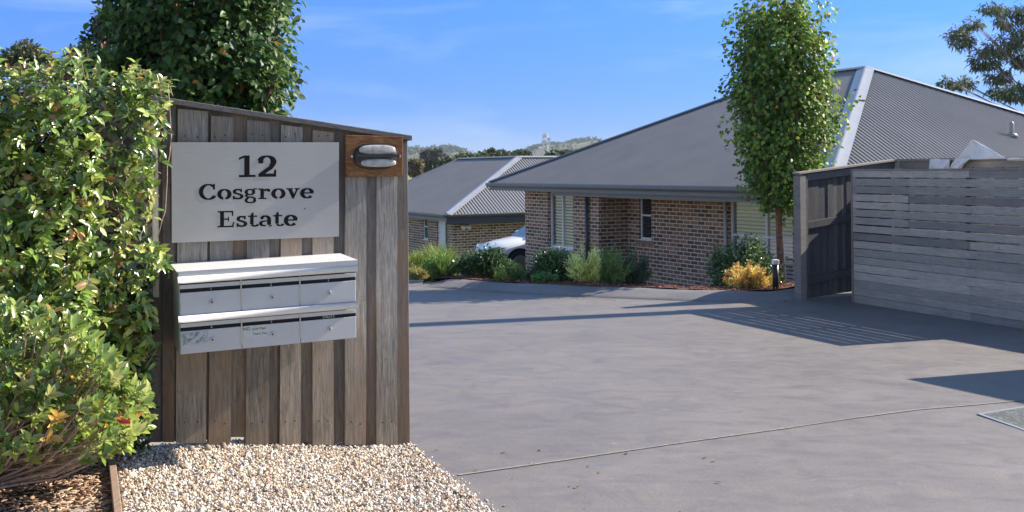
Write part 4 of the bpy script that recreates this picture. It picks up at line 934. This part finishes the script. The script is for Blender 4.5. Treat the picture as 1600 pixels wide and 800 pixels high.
# second house
C2 = Vector((-2.14,32,H-1.405)); A2 = Vector((.2,37.1,0)); A2.z = C2.z + (A2-C2).to_2d().dot(d2.to_2d())*.42
R2 = A2 + d1*4.98; L2 = C2 + d1*9.0; D2 = C2 + d2*17; RR = A2 + d2*11.5; LB2 = L2 + d2*10; DB2 = D2+d1*9
hs2 = empty('brick_bungalow', (-1,33,-2.2), 'lower brick house with grey hipped roof beyond the white car', 'house')
corrugated('roof', [C2,L2,R2,A2], d1, M['roof'], hs2, k=4); corrugated('roof', [C2,A2,RR,D2], d2, M['roof'], hs2, .12, .013)
mb = MB(); mb.add([L2,R2,LB2],[(0,1,2)]); mb.add([R2,A2,RR,DB2,LB2],[(0,1,2),(0,2,3,4)]); mb.add([RR,D2,DB2],[(0,1,2)]); mb.build('roof', M['roof'], hs2)
hipcap(C2,A2,hs2,.2); hipcap(A2,RR,hs2,.12); hipcap(A2,R2,hs2,.10,M['roof']); hipcap(R2,L2,hs2,.10,M['roof'])
gutterline(C2,L2,hs2,d2,M['gutter'],.2); gutterline(C2,D2,hs2,d1,M['gutter_dark'],.3)
Wc = C2+d2*.45+d1*.45; zt = C2.z-.2; zg = -2.4
def ow2(px): h_ = hit(px,350,Wc,d2); return Vector((h_.x,h_.y,0))
def zp2(px,py): return hit(px,py,Wc,d2).z
cW = Vector((Wc.x,Wc.y,0)); a1_ = ow2(699); a2_ = ow2(683); a3_ = ow2(668.5); a4_ = ow2(660.5); a5_ = cW + d1*8
wall('wall', M['brick'], hs2, cW, a1_, zg, zt, .1, d2); wall('wall', M['brick'], hs2, a2_, a3_, zg, zt, .1, d2); wall('wall', M['brick'], hs2, a4_, a5_, zg, zt, .1, d2)
wz = zp2(664,374); wall('wall', M['brick'], hs2, a3_, a4_, zg, wz-.04, .1, d2); window(hs2, a3_, a4_, wz, zt, d2, False, zp2(664,355), .05,.04)
one('door', M['white'], hs2, Vector((a1_.x,a1_.y,zg))+d2*.05, (a2_-a1_)*1.0, d2*.04, Vector((0,0,zt-zg)))
one('door_panel', M['glass'], hs2, Vector((a1_.x,a1_.y,zg))+d2*.04+(a2_-a1_)*.08, (a2_-a1_)*.22, d2*.02, Vector((0,0,zt-zg-.1)))
wall('wall', M['brick'], hs2, cW+d2*.1, cW+d2*16, zg, zt, .1, d1)
mb = MB(); p = hit(725,353,cW,d1); mb.tube([p, p-d1*.12],[.03,.05],8); mb.tube([p-d1*.08, p-d1*.2-d2*.12+Vector((0,0,-.05))],[.05,.08],8); mb.tube([p-d1*.08, p-d1*.2+d2*.14+Vector((0,0,-.05))],[.05,.08],8); mb.build('flood_light', M['white'], hs2, True)

# ------------------------------------------------------------------ car
def make_car():
    o = at(812,402,28.6); gz = ground(0,28.6)+.0; hd = Vector((-.93,-.37,0)).normalized(); sd = Vector((-hd.y,hd.x,0))       # heading, left side points to the camera
    if sd.y > 0: sd = -sd
    nose = at(750,390,28.2); nose.z = gz
    t = empty('parked_car', nose - hd*2.2, 'white car parked behind the brick house corner with bonnet and headlight showing', 'car')
    # stations from nose: (x back, z bottom, z belt, half width)
    st = [(0,.32,.52,.55),(.06,.22,.66,.70),(.22,.2,.78,.82),(.5,.2,.88,.89),(.95,.2,.96,.91),(1.4,.2,1.02,.92),(2.2,.2,1.03,.93),(3.2,.2,1.04,.92),(3.9,.22,1.05,.88),(4.2,.3,1.0,.8),(4.28,.4,.8,.72)]
    V=[];n=12
    for x,zb_,zt_,hw in st:
        for k in range(n):
            a = 2*math.pi*(k+.5)/n; e=3.2; c_=abs(math.cos(a))**(2/e)*math.copysign(1,math.cos(a)); s2=abs(math.sin(a))**(2/e)*math.copysign(1,math.sin(a))
            V.append(nose-hd*x+sd*hw*c_+Vector((0,0,(zb_+zt_)/2+(zt_-zb_)/2*s2)))
    m_=MB(); m_.add(V,[(i*n+k,i*n+(k+1)%n,(i+1)*n+(k+1)%n,(i+1)*n+k) for i in range(len(st)-1) for k in range(n)]+[tuple(range(n)),tuple((len(st)-1)*n+k for k in range(n))[::-1]])
    b = m_.build('body', M['car'], t, True)
    # cabin
    cb = [(1.25,.98,.99,.80),(1.9,1.0,1.42,.72),(2.4,1.0,1.5,.70),(3.2,1.0,1.47,.69),(3.85,1.0,1.1,.74)]; V=[]
    for x,zb_,zt_,hw in cb:
        V += [nose-hd*x+sd*.80+Vector((0,0,zb_)), nose-hd*x+sd*hw*.88+Vector((0,0,zt_)), nose-hd*x-sd*hw*.88+Vector((0,0,zt_)), nose-hd*x-sd*.80+Vector((0,0,zb_))]
    m_=MB(); m_.add(V,[(i*4+k,i*4+k+1,i*4+4+k+1,i*4+4+k) for i in range(4) for k in range(3)]); m_.build('windows', M['car_glass'], t)
    m_=MB(); V=[]
    for x,z in ((1.85,1.43),(2.4,1.525),(3.2,1.495),(3.5,1.33)): V += [nose-hd*x+sd*.66+Vector((0,0,z)), nose-hd*x-sd*.66+Vector((0,0,z))]
    m_.add(V,[(2*i,2*i+2,2*i+3,2*i+1) for i in range(3)]); m_.build('roof', M['car'], t)
    for s2 in (1,-1):
        for x in (.85,3.45):
            c = nose-hd*x+sd*s2*.84+Vector((0,0,.33)); m_=MB(); m_.tube([c-sd*s2*.1,c+sd*s2*.085],.40,24); m_.build('wheel_arch', M['dark'], t)
            m_=MB(); m_.tube([c-sd*s2*.08,c+sd*s2*.09,c+sd*s2*.10],[.33,.33,.29],24); w_=m_.build('wheel', M['tyre'], t, False); m_=MB(); m_.tube([c+sd*s2*.09,c+sd*s2*.107],[.22,.20],16); m_.build('rim', M['rim'], w_)
        hl = nose-hd*.18+sd*s2*.64+Vector((0,0,.66)); m_=MB()
        m_.prism([hl+Vector((0,0,-.06))+hd*.08-sd*s2*.12, hl+hd*.02+sd*s2*.1+Vector((0,0,-.04)), hl-hd*.32+sd*s2*.235+Vector((0,0,.10)), hl-hd*.05+sd*s2*.08+Vector((0,0,.105)), hl+hd*.06-sd*s2*.12+Vector((0,0,.05))], (sd*s2*.03+hd*.045)); m_.build('headlight', M['headlight'], t)
        m_=MB(); c=nose-hd*1.55+sd*s2*.93+Vector((0,0,1.05)); m_.cbox(c,.16,.14,.13); m_.build('mirror', M['car'], t, bevel=.03)
    m_=MB(); m_.prism([nose+hd*.012+sd*.35+Vector((0,0,.42)),nose+hd*.012-sd*.35+Vector((0,0,.42)),nose+hd*.012-sd*.4+Vector((0,0,.55)),nose+hd*.012+sd*.4+Vector((0,0,.55))], -hd*.03); m_.build('grille', M['black'], t)
M['car_glass'] = plain('car_glass',(.05,.09,.14),.08,0,.05,2,.9); M['headlight'] = plain('headlight',(.28,.32,.38),.12,0,.3,14,.9)
make_car()

# ------------------------------------------------------------------ right fences
A_ = Vector((4.65,13.6,0)); SD = Vector((1.08,-2.5,0)).normalized(); SN = Vector((-SD.y*-1,0,0)); SN = Vector((SD.y,-SD.x,0)); SN = SN if SN.x < 0 else -SN   # faces camera side
LEN = 3.0
sl_f = empty('slat_fence', A_, 'silver grey horizontal slat fence panel at the right of the driveway', 'fence')
ztop = H-.045; nS = 17; ph = (ztop-(plane(4.65,13.6)+.0))/nS
rs = random.Random(7)
for i in range(nS):
    z1_s = ztop - i*ph - .003; hgt = ph-(rs.uniform(.015,.020) if i < 9 else rs.uniform(.007,.010) if i < 12 else .004); bot = z1_s-hgt
    if i >= nS-1: bot = min(bot, plane(4.65,13.6)-.02)
    s0 = A_+SD*.03; m_=MB(); sag = rs.uniform(-.004,.004); jn = rs.choice([.99,.99,1.94,LEN-.03]) if i > 0 else 1.94
    for u0_,u1_ in ((0,jn),(jn+.003,LEN-.03)):
        if u1_-u0_ < .05: continue
        m_=MB(); dz_ = rs.uniform(-.0025,.0025); m_.box(s0+SD*u0_+Vector((0,0,bot+dz_))+SN*rs.uniform(0,.004), SD*(u1_-u0_)+Vector((0,0,sag*.5)), -SN*.018, Vector((0,0,z1_s-bot))); m_.build('slat', M['slat'], sl_f, bevel=.0015)
one('slat', M['slat'], sl_f, A_+SD*.4+Vector((0,0,plane(5,12.5)-.12)), SD*(LEN-.4), -SN*.018, Vector((0,0,.2)))
one('end_batten', M['slat'], sl_f, A_+SN*.01+Vector((0,0,plane(4.65,13.6)-.02)), SD*.026, -SN*.07, Vector((0,0,ztop-plane(4.65,13.6)+.03)))
one('top_rail', M['slat'], sl_f, A_+SN*.015+SD*.03+Vector((0,0,ztop)), SD*(LEN-.03), -SN*.06, Vector((0,0,.02)))
for s_ in (.95,1.9,2.9):
    one('post', M['gatewood'], sl_f, A_+SD*s_-SN*.022+Vector((0,0,-.1)), SD*.08, -SN*.08, Vector((0,0,ztop+.09)))
# paling fence with post beside the pear tree
G0 = Vector((3.98,13.8,0)); K_ = Vector((5.8,15.0,0)); GD = (K_-G0).normalized(); GN = Vector((GD.y,-GD.x,0)); GL = (K_-G0).length
zc0 = at(1244,271,13.8).z; zc1 = H+.105; zg0 = plane(4,13.8); 
gf = empty('gate_fence', G0, 'dark weathered paling fence with stout post and two rails beside the pear tree', 'fence')
one('post', M['slat'], gf, G0-GD*.02+GN*.05+Vector((0,0,zg0-.05)), GD*.12, -GN*.12, Vector((0,0,zc0-.03-zg0+.05)), bevel=.004)
one('post', M['gatewood'], gf, G0+GD*.10+GN*.035+Vector((0,0,zg0-.05)), GD*.06, -GN*.08, Vector((0,0,zc0-.02-zg0+.05)), bevel=.003)
zc = lambda s_: zc0+(zc1-zc0)*s_/GL
s_ = .16; 
while s_ < GL-.02:
    wd = rs.uniform(.095,.12); o_ = rs.choice([0,.012]); m_=MB(); lo = zg0+.03*s_+.0
    m_.prism([G0+GD*s_-GN*(.02+o_)+Vector((0,0,lo)), G0+GD*(s_+wd)-GN*(.02+o_)+Vector((0,0,lo+.03*wd)), G0+GD*(s_+wd)-GN*(.02+o_)+Vector((0,0,zc(s_+wd)-.02)), G0+GD*s_-GN*(.02+o_)+Vector((0,0,zc(s_)-.02))], -GN*.012); m_.build('paling', M['gatewood'], gf); s_ += wd-.004
for r_, hh_ in ((.20,.10),(.985,.10)):
    m_=MB(); a=G0+GD*.16-GN*.0+Vector((0,0,zg0+r_+.05)); b=G0+GD*(GL-.02)+Vector((0,0,zg0+r_+.16+.05)); m_.bar(a,b,.038,hh_); m_.build('rail', M['gatewood'], gf, bevel=.003)
m_=MB(); m_.bar(G0+GD*.16+Vector((0,0,zc(.16)-.075)), G0+GD*GL+Vector((0,0,zc(GL)-.075)), .038,.10); m_.build('rail', M['gatewood'], gf, bevel=.003)
m_=MB(); m_.bar(G0-GD*.05+Vector((0,0,zc(0)+.0)), G0+GD*GL+Vector((0,0,zc(GL)+.0)), .13,.028); m_.build('fence_cap', M['slat'], gf, bevel=.003)
# rear fence continuing to the right
RD = Vector((.40,-.916,0)).normalized(); RN = Vector((RD.y,-RD.x,0)); RN = RN if RN.x < 0 else -RN; RLn = 5.4
rf = empty('rear_fence', K_, 'grey paling fence standing behind the slat panel under the white netting', 'fence')
one('post', M['slat'], rf, K_+RN*.04+RD*.0+Vector((0,0,-.1)), RD*.10, -RN*.10, Vector((0,0,zc1+.08)))
s_=.10; bi=0
while s_ < RLn:
    one('paling', M['slat'], rf, K_+RD*s_-RN*(.03+.012*(bi%2))+Vector((0,0,0)), RD*.13, -RN*.014, Vector((0,0,zc1-.02))); s_ += .117; bi += 1
m_=MB(); m_.bar(K_+RD*.1+Vector((0,0,zc1-.07)), K_+RD*RLn+Vector((0,0,zc1-.07)), .04,.11); m_.build('rail', M['slat'], rf)
m_=MB(); m_.bar(K_+Vector((0,0,zc1)), K_+RD*RLn+Vector((0,0,zc1)), .13,.026); m_.build('fence_cap', M['slat'], rf)
# white netting draped over a peg on the rear fence
def nets():
    pl = K_; n_ = RN
    P_ = lambda x,y,off: hit(x,y,pl+RN*off,n_)
    t = empty('garden_netting', P_(1520,250,.05), 'white garden netting peaked over the top of the rear fence', 'netting')
    def sheetp(outl, off, name):
        # grid between left and right edge polylines
        L_,R_=outl; V=[];nu=14;nv=10
        for j in range(nv+1):
            tt=j/nv; f=lambda E:(np.interp(tt,np.linspace(0,1,len(E)),[e[0] for e in E]),np.interp(tt,np.linspace(0,1,len(E)),[e[1] for e in E]))
            a,b=f(L_),f(R_)
            for i in range(nu+1):
                u=i/nu; x=a[0]+(b[0]-a[0])*u; y=a[1]+(b[1]-a[1])*u; V.append(P_(x,y,off+.035*math.sin(u*9+tt*3)*(.3+tt*.7)))
        m_=MB(); m_.add(V,[(j*(nu+1)+i,j*(nu+1)+i+1,(j+1)*(nu+1)+i+1,(j+1)*(nu+1)+i) for j in range(nv) for i in range(nu)]); o=m_.build(name,M['net'],t,True)
        md=o.modifiers.new('s','SOLIDIFY'); md.thickness=.004
    sheetp(([(1518,219),(1505,236),(1496,247),(1488,250)],[(1522,219),(1545,232),(1562,242),(1574,248)]),.10,'peak')
    sheetp(([(1494,247),(1486,258),(1483,266)],[(1517,247),(1507,256),(1500,266)]),.12,'drape')
    sheetp(([(1453,249),(1452,258),(1451,266)],[(1484,249),(1484,258),(1483,266)]),.10,'drape')
    sheetp(([(1574,247),(1574,251)],[(1680,246),(1680,251)]),.09,'drape')
    m_=MB(); a=P_(1519,221,-.02); m_.tube([Vector((a.x,a.y,.9)),a],.01,6); m_.build('peg',M['gatewood'],t)
nets()

# ------------------------------------------------------------------ pit lid
p1 = onplane(1526,648); p2 = onplane(1620,633); p3 = onplane(1620,678)
e1_ = (p2-p1).normalized(); L1 = .62; e2_ = Vector((-e1_.y,e1_.x,0)); e2_ = e2_ if e2_.y < 0 else -e2_
e2_ = (onplane(1600,673)-p1); e2_.normalize(); e2_.z = 0
pit = empty('drain_cover', p1, 'grey patterned drain cover with pale metal frame set in the driveway', 'drain cover')
up = Vector((0,0,.006)); lw=.03; Lx,Ly=.9,.6
one('frame', M['flash'], pit, p1+up*.5, e1_*Lx, e2_*lw, up); one('frame', M['flash'], pit, p1+up*.5+e2_*(Ly-lw), e1_*Lx, e2_*lw, up)
one('frame', M['flash'], pit, p1+up*.5+e2_*lw, e1_*lw, e2_*(Ly-2*lw), up); one('frame', M['flash'], pit, p1+up*.5+e2_*lw+e1_*(Lx-lw), e1_*lw, e2_*(Ly-2*lw), up)
mt = NT('checker_plate'); vv = mt.n('TexVoronoi'); vv.inputs['Scale'].default_value = 34; mt.l(mt.coord('Object'), vv.inputs['Vector']); M['plate'] = mt.fin(mt.ramp(vv.outputs['Distance'],[(.15,(.20,.205,.185)),(.55,(.075,.08,.07))]),.6,.1)
one('cover', M['plate'], pit, p1+up*.4+e1_*lw+e2_*lw, e1_*(Lx-2*lw), e2_*(Ly-2*lw), up*.8)

# ------------------------------------------------------------------ added fence panel, unseen at the right, shaped to cast shade across the driveway
b = Vector((6.15,9.3,0)); WD = Vector((.47,-.88,0)).normalized(); WN = Vector((WD.y,-WD.x,0)); wf = empty('added_shade_fence', b, 'added short board fence, unseen, placed to cast shade on the driveway', 'fence')
for i in range(14): one('paling', M['wood'], wf, b+WD*(.12*i)+WN*(.015 if i%2 else 0), WD*.12, -WN*.016, Vector((0,0,1.85)))
one('fence_cap', M['slat'], wf, b+Vector((0,0,1.85))+WN*.03, WD*1.7, -WN*.1, Vector((0,0,.03)))

# ------------------------------------------------------------------ far landscape
def hillh(x, y):
    az = x/max(y,1)
    px = 800+F*az
    if y < 500: return -17
    crest = np.interp(px,[-400,300,560,640,700,760,800,860,940,1000,1200,1600,2400],[22,24,25,24,22,18,25,31,35,35,33,30,26])
    t = min(1,max(0,(y-500)/900)); e = t*t*(3-2*t)
    w_ = 1+ .10*math.sin(px*.031+y*.004)+.06*math.sin(px*.09+y*.01)
    return -17 + (H+17+crest)*e*w_
xs3 = [800]*0; V=[];ny,nx=34,90
for j in range(ny+1):
    y = 480+ (1500-480)*j/ny
    for i in range(nx+1):
        px = -600+3200*i/nx; x = (px-800)/F*y; V.append((x,y,hillh(x,y)+(-3 if j==0 else 0)))
m = NT('hillside'); hn = m.noise(.011,8,.7); hn2 = m.noise(.05,6,.65)
hc = m.ramp(hn,[(.36,(.07,.10,.05)),(.5,(.15,.16,.08)),(.58,(.25,.22,.14)),(.72,(.09,.12,.06))]); hc = m.mix(.6,hc,m.ramp(hn2,[(.35,(.4,.45,.45)),(.6,(1.2,1.2,1.1))]),'MULTIPLY'); M['hill']=m.fin(hc,.95,0,.1)
mb = MB(); mb.add(V,[(j*(nx+1)+i,j*(nx+1)+i+1,(j+1)*(nx+1)+i+1,(j+1)*(nx+1)+i) for j in range(ny) for i in range(nx)]); mb.build('hills',M['hill'],None,True)['kind']='structure'
# woods on the hills (one mass)
def woods():
    P=[];D=[];S=[];Cc=[]; rr=random.Random(3); pts=[]
    for _ in range(1500):
        px=rr.uniform(560,1000); y=rr.choice([rr.uniform(1330,1470),rr.uniform(600,1450)]); pts.append((px,y))
    for _ in range(260): pts.append((rr.uniform(600,830),rr.uniform(1380,1450)))
    cs=[]
    for px,y in pts:
        x=(px-800)/F*y; z=hillh(x,y); s=rr.uniform(3.5,7.5) if px<790 else rr.uniform(2,4.5); cs.append((x,y,z+s*.5,s))
    cs=np.array(cs); k=26; n=len(cs)*k; idx=np.repeat(np.arange(len(cs)),k); o=unit(rng.normal(size=(n,3)))*rng.uniform(.4,1,(n,1)); P=cs[idx,:3]+o*cs[idx,3:4]*np.array([.8,.8,.75]); D=unit(rng.normal(size=(n,3)))
    ob=leaves('hill_woods',P,D,cs[idx,3]*.5,pick([(.06,.09,.05,3),(.09,.12,.06,3),(.14,.15,.08,1)],n),M['far_leaf'],None,.9,simple=True,Nrm=unit(o+np.array([0,0,.4])))
    tag(ob,'distant dark green woods along the far hills','woods',kind='stuff')
woods()
# green paddock
mb=MB(); 
def fieldq(pxs,Yn,Yf,zn,zf,name):
    V=[];n=8
    for i in range(n+1):
        px=pxs[0]+(pxs[1]-pxs[0])*i/n
        for j,(Y,z) in enumerate(((Yn,zn),((Yn+Yf)/2,(zn+zf)/2+.4),(Yf,zf))): V.append(((px-800)/F*Y,Y,z))
    mb=MB(); mb.add(V,[(3*i+j,3*i+3+j,3*i+4+j,3*i+1+j) for i in range(n) for j in range(2)]); mb.build(name,M['paddock'],None,True)['kind']='structure'
m=NT('paddock'); M['paddock']=m.fin(m.ramp(m.noise(.03,5,.6),[(.35,(.16,.20,.07)),(.65,(.26,.28,.11))]),.95)
fieldq((480,720),300,480,H-6,H+5.5,'paddock')
# tree belt behind the second house, each its own tree
FT=[(.06,.09,.04,4),(.09,.125,.05,3),(.13,.16,.07,1)]
belt=[(600,262,30,16,110,FT,'dark spreading tree far left of the tree belt'),(742,250,26,9,120,FT,'dark tree crown just left above the far roof ridge'),(707,258,18,12,118,FT,'dark bushy tree rising over the left slope of the far roof'),
 (765,243,16,8,150,FT,'round dark tree behind the far roof ridge'),(790,246,22,9,150,FT,'broad dark tree left of the mast behind the far roof'),(822,244,20,8,160,FT,'low dark tree between the mast and the far roof hip'),
 (872,245,20,7,160,FT,'dark tree right of the mast near the big roof'),(893,243,16,6,165,FT,'small dark tree nearest the big roof slope'),(647,262,12,14,130,[(.20,.15,.07,3),(.14,.12,.05,2)],'autumn brown tree beside the fence end post'),
 (676,245,16,12,230,[(.12,.11,.09,3),(.09,.10,.07,2)],'bare grey tree in front of the green paddock')]
for i,(px,py,rx,ry,Y,pal,lab) in enumerate(belt):
    c=at(px,py,Y); k=Y/F; gz=ground(c.x,Y)
    bl=[(c.x+random.uniform(-.6,.6)*rx*k,Y+random.uniform(-2,2),c.z+random.uniform(-.3,.25)*ry*k,rx*k*.55,rx*k*.5,ry*k*.7) for _ in range(5)]
    cloud_tree('belt_tree',lab,(c.x,Y,gz),bl,1500,Y*.0042,pal,.35,'far_leaf',.8,group='trees beyond the far house',seed=60+i)
for i,(px,yt) in enumerate([(655,262),(661,256),(667,253),(673,252),(680,250),(686,254)]):
    Y=135; b=at(px,290,Y); zt_=at(px,yt,Y).z; g=np.random.default_rng(90+i); n=700; f=g.uniform(0,1,n); a=g.uniform(0,6.28,n); r_=.42*(1-f)**.7*g.uniform(.5,1,n)+.02
    t=empty('cypress_tree',(b.x,Y,b.z-3),'narrow pencil cypress in the row left of the far roof, number seen by height'.replace(', number seen by height',''),'tree','row of narrow cypresses'); t['label']=['shortest cypress of the row next to the autumn tree','second cypress from the fence post in the distant row','third cypress from the fence post in the distant row','fourth cypress from the fence post in the distant row','tallest cypress in the distant row left of the far roof','last cypress of the row touching the far roof'][i]
    P=np.stack([b.x+r_*np.cos(a),Y+r_*np.sin(a),b.z-2+f*(zt_-b.z+2)],1); leaves('crown',P,unit(np.stack([np.cos(a)*.4,np.sin(a)*.4,np.ones(n)],1)),.4,pick([(.05,.08,.025,3),(.10,.12,.035,2)],n),M['far_leaf'],t,.5,simple=True)
    mb=MB(); mb.tube([(b.x,Y,b.z-3.2),(b.x,Y,b.z-1)],.12,6); mb.build('trunk',M['bark'],t)
# lattice mast
Y=260; mc=at(852,238,Y); mt_=at(852,209,Y); mast=empty('radio_mast',(mc.x,Y,-14),'pale lattice radio mast standing on the skyline behind the far roof','mast')
mb=MB(); hw=.62
for sx in (-1,1):
    for sy in (-1,1): mb.tube([(mc.x+sx*hw,Y+sy*hw,-14),(mc.x+sx*hw,Y+sy*hw,mt_.z)],.10,5)
mb.build('legs',M['white'],mast)
mb=MB(); z=mc.z-14; i=0
while z < mt_.z-.4:
    for sx,sy,ex,ey in ((-1,-1,1,-1),(1,-1,1,1),(1,1,-1,1),(-1,1,-1,-1)): mb.bar((mc.x+sx*hw,Y+sy*hw,z),(mc.x+ex*hw,Y+ey*hw,z+.8),.12,.12); mb.bar((mc.x+ex*hw,Y+ey*hw,z),(mc.x+sx*hw,Y+sy*hw,z+.8),.1,.1)
    z+=.8
mb.build('bracing',M['white'],mast)
for i,(dx,dz) in enumerate(((.9,-1.5),(-.2,-.6),(.9,-2.6),(-.5,-2.2))):
    mb=MB(); c=Vector((mc.x+dx,Y-.9,mt_.z+dz)); mb.tube([c,c+Vector((0,-.25,0))],[.45,.5],10); mb.build('antenna',M['white'],mast)

# added unseen pole, a guess placed to lay long thin shade across the driveway
pp_ = empty('added_shade_pole', (9.2,15.1,-.2), 'added round timber pole, unseen, placed to cast a long thin shadow on the driveway', 'pole')
mb = MB(); mb.tube([(9.2,15.1,-.4),(9.2,15.1,9.2)], [.19,.15], 14); mb.build('shaft', M['bark'], pp_, True)
mb = MB(); mb.bar((8.5,14.0,8.8),(9.9,16.2,8.8),.1,.1); mb.build('crossarm', M['wood'], pp_)
# air
m = bpy.data.materials.new('haze_air'); m.use_nodes = True; m.node_tree.nodes.clear()
o_ = m.node_tree.nodes.new('ShaderNodeOutputMaterial'); v_ = m.node_tree.nodes.new('ShaderNodeVolumePrincipled'); v_.inputs['Density'].default_value = .00017; v_.inputs['Color'].default_value = (.72,.84,1,1); v_.inputs['Anisotropy'].default_value = .1
m.node_tree.links.new(v_.outputs[0], o_.inputs['Volume'])
mb = MB(); mb.box((-4100,-250,-40),(8200,0,0),(0,6400,0),(0,0,140)); hz = mb.build('haze', m); hz['kind'] = 'stuff'; hz['label'] = 'thin pale blue haze over the far hills'; hz['category'] = 'haze'

# fallen leaves on the drive and gravel
n = 110; k_ = 60; xa = rng.uniform(-1.0,3.8,k_); ya = np.array([yk(q) for q in xa])-rng.exponential(.35,k_); xb = rng.uniform(-1.9,1.2,n-k_); yb_ = rng.uniform(4.6,6.0,n-k_)
P = [(a,b,ground(a,b)+.006) for a,b in zip(xa,ya)]+[(a,b,(zgrav(a,b)+.016) if a < xl(b) else ground(a,b)+.006) for a,b in zip(xb,yb_) if b < yfence(a)-.05]
P = np.array(P); n = len(P); D = rng.normal(size=(n,3)); D[:,2] *= .12
tag(leaves('fallen_leaves', P, D, rng.uniform(.02,.042,n), pick([(.35,.2,.08,3),(.22,.12,.06,3),(.45,.36,.12,1)],n), M['leafm'], None, .5, Nrm=np.tile([0,0,1.],(n,1))+rng.normal(0,.2,(n,3))), 'scattered small brown fallen leaves on the drive and gravel', 'leaf litter', kind='stuff')
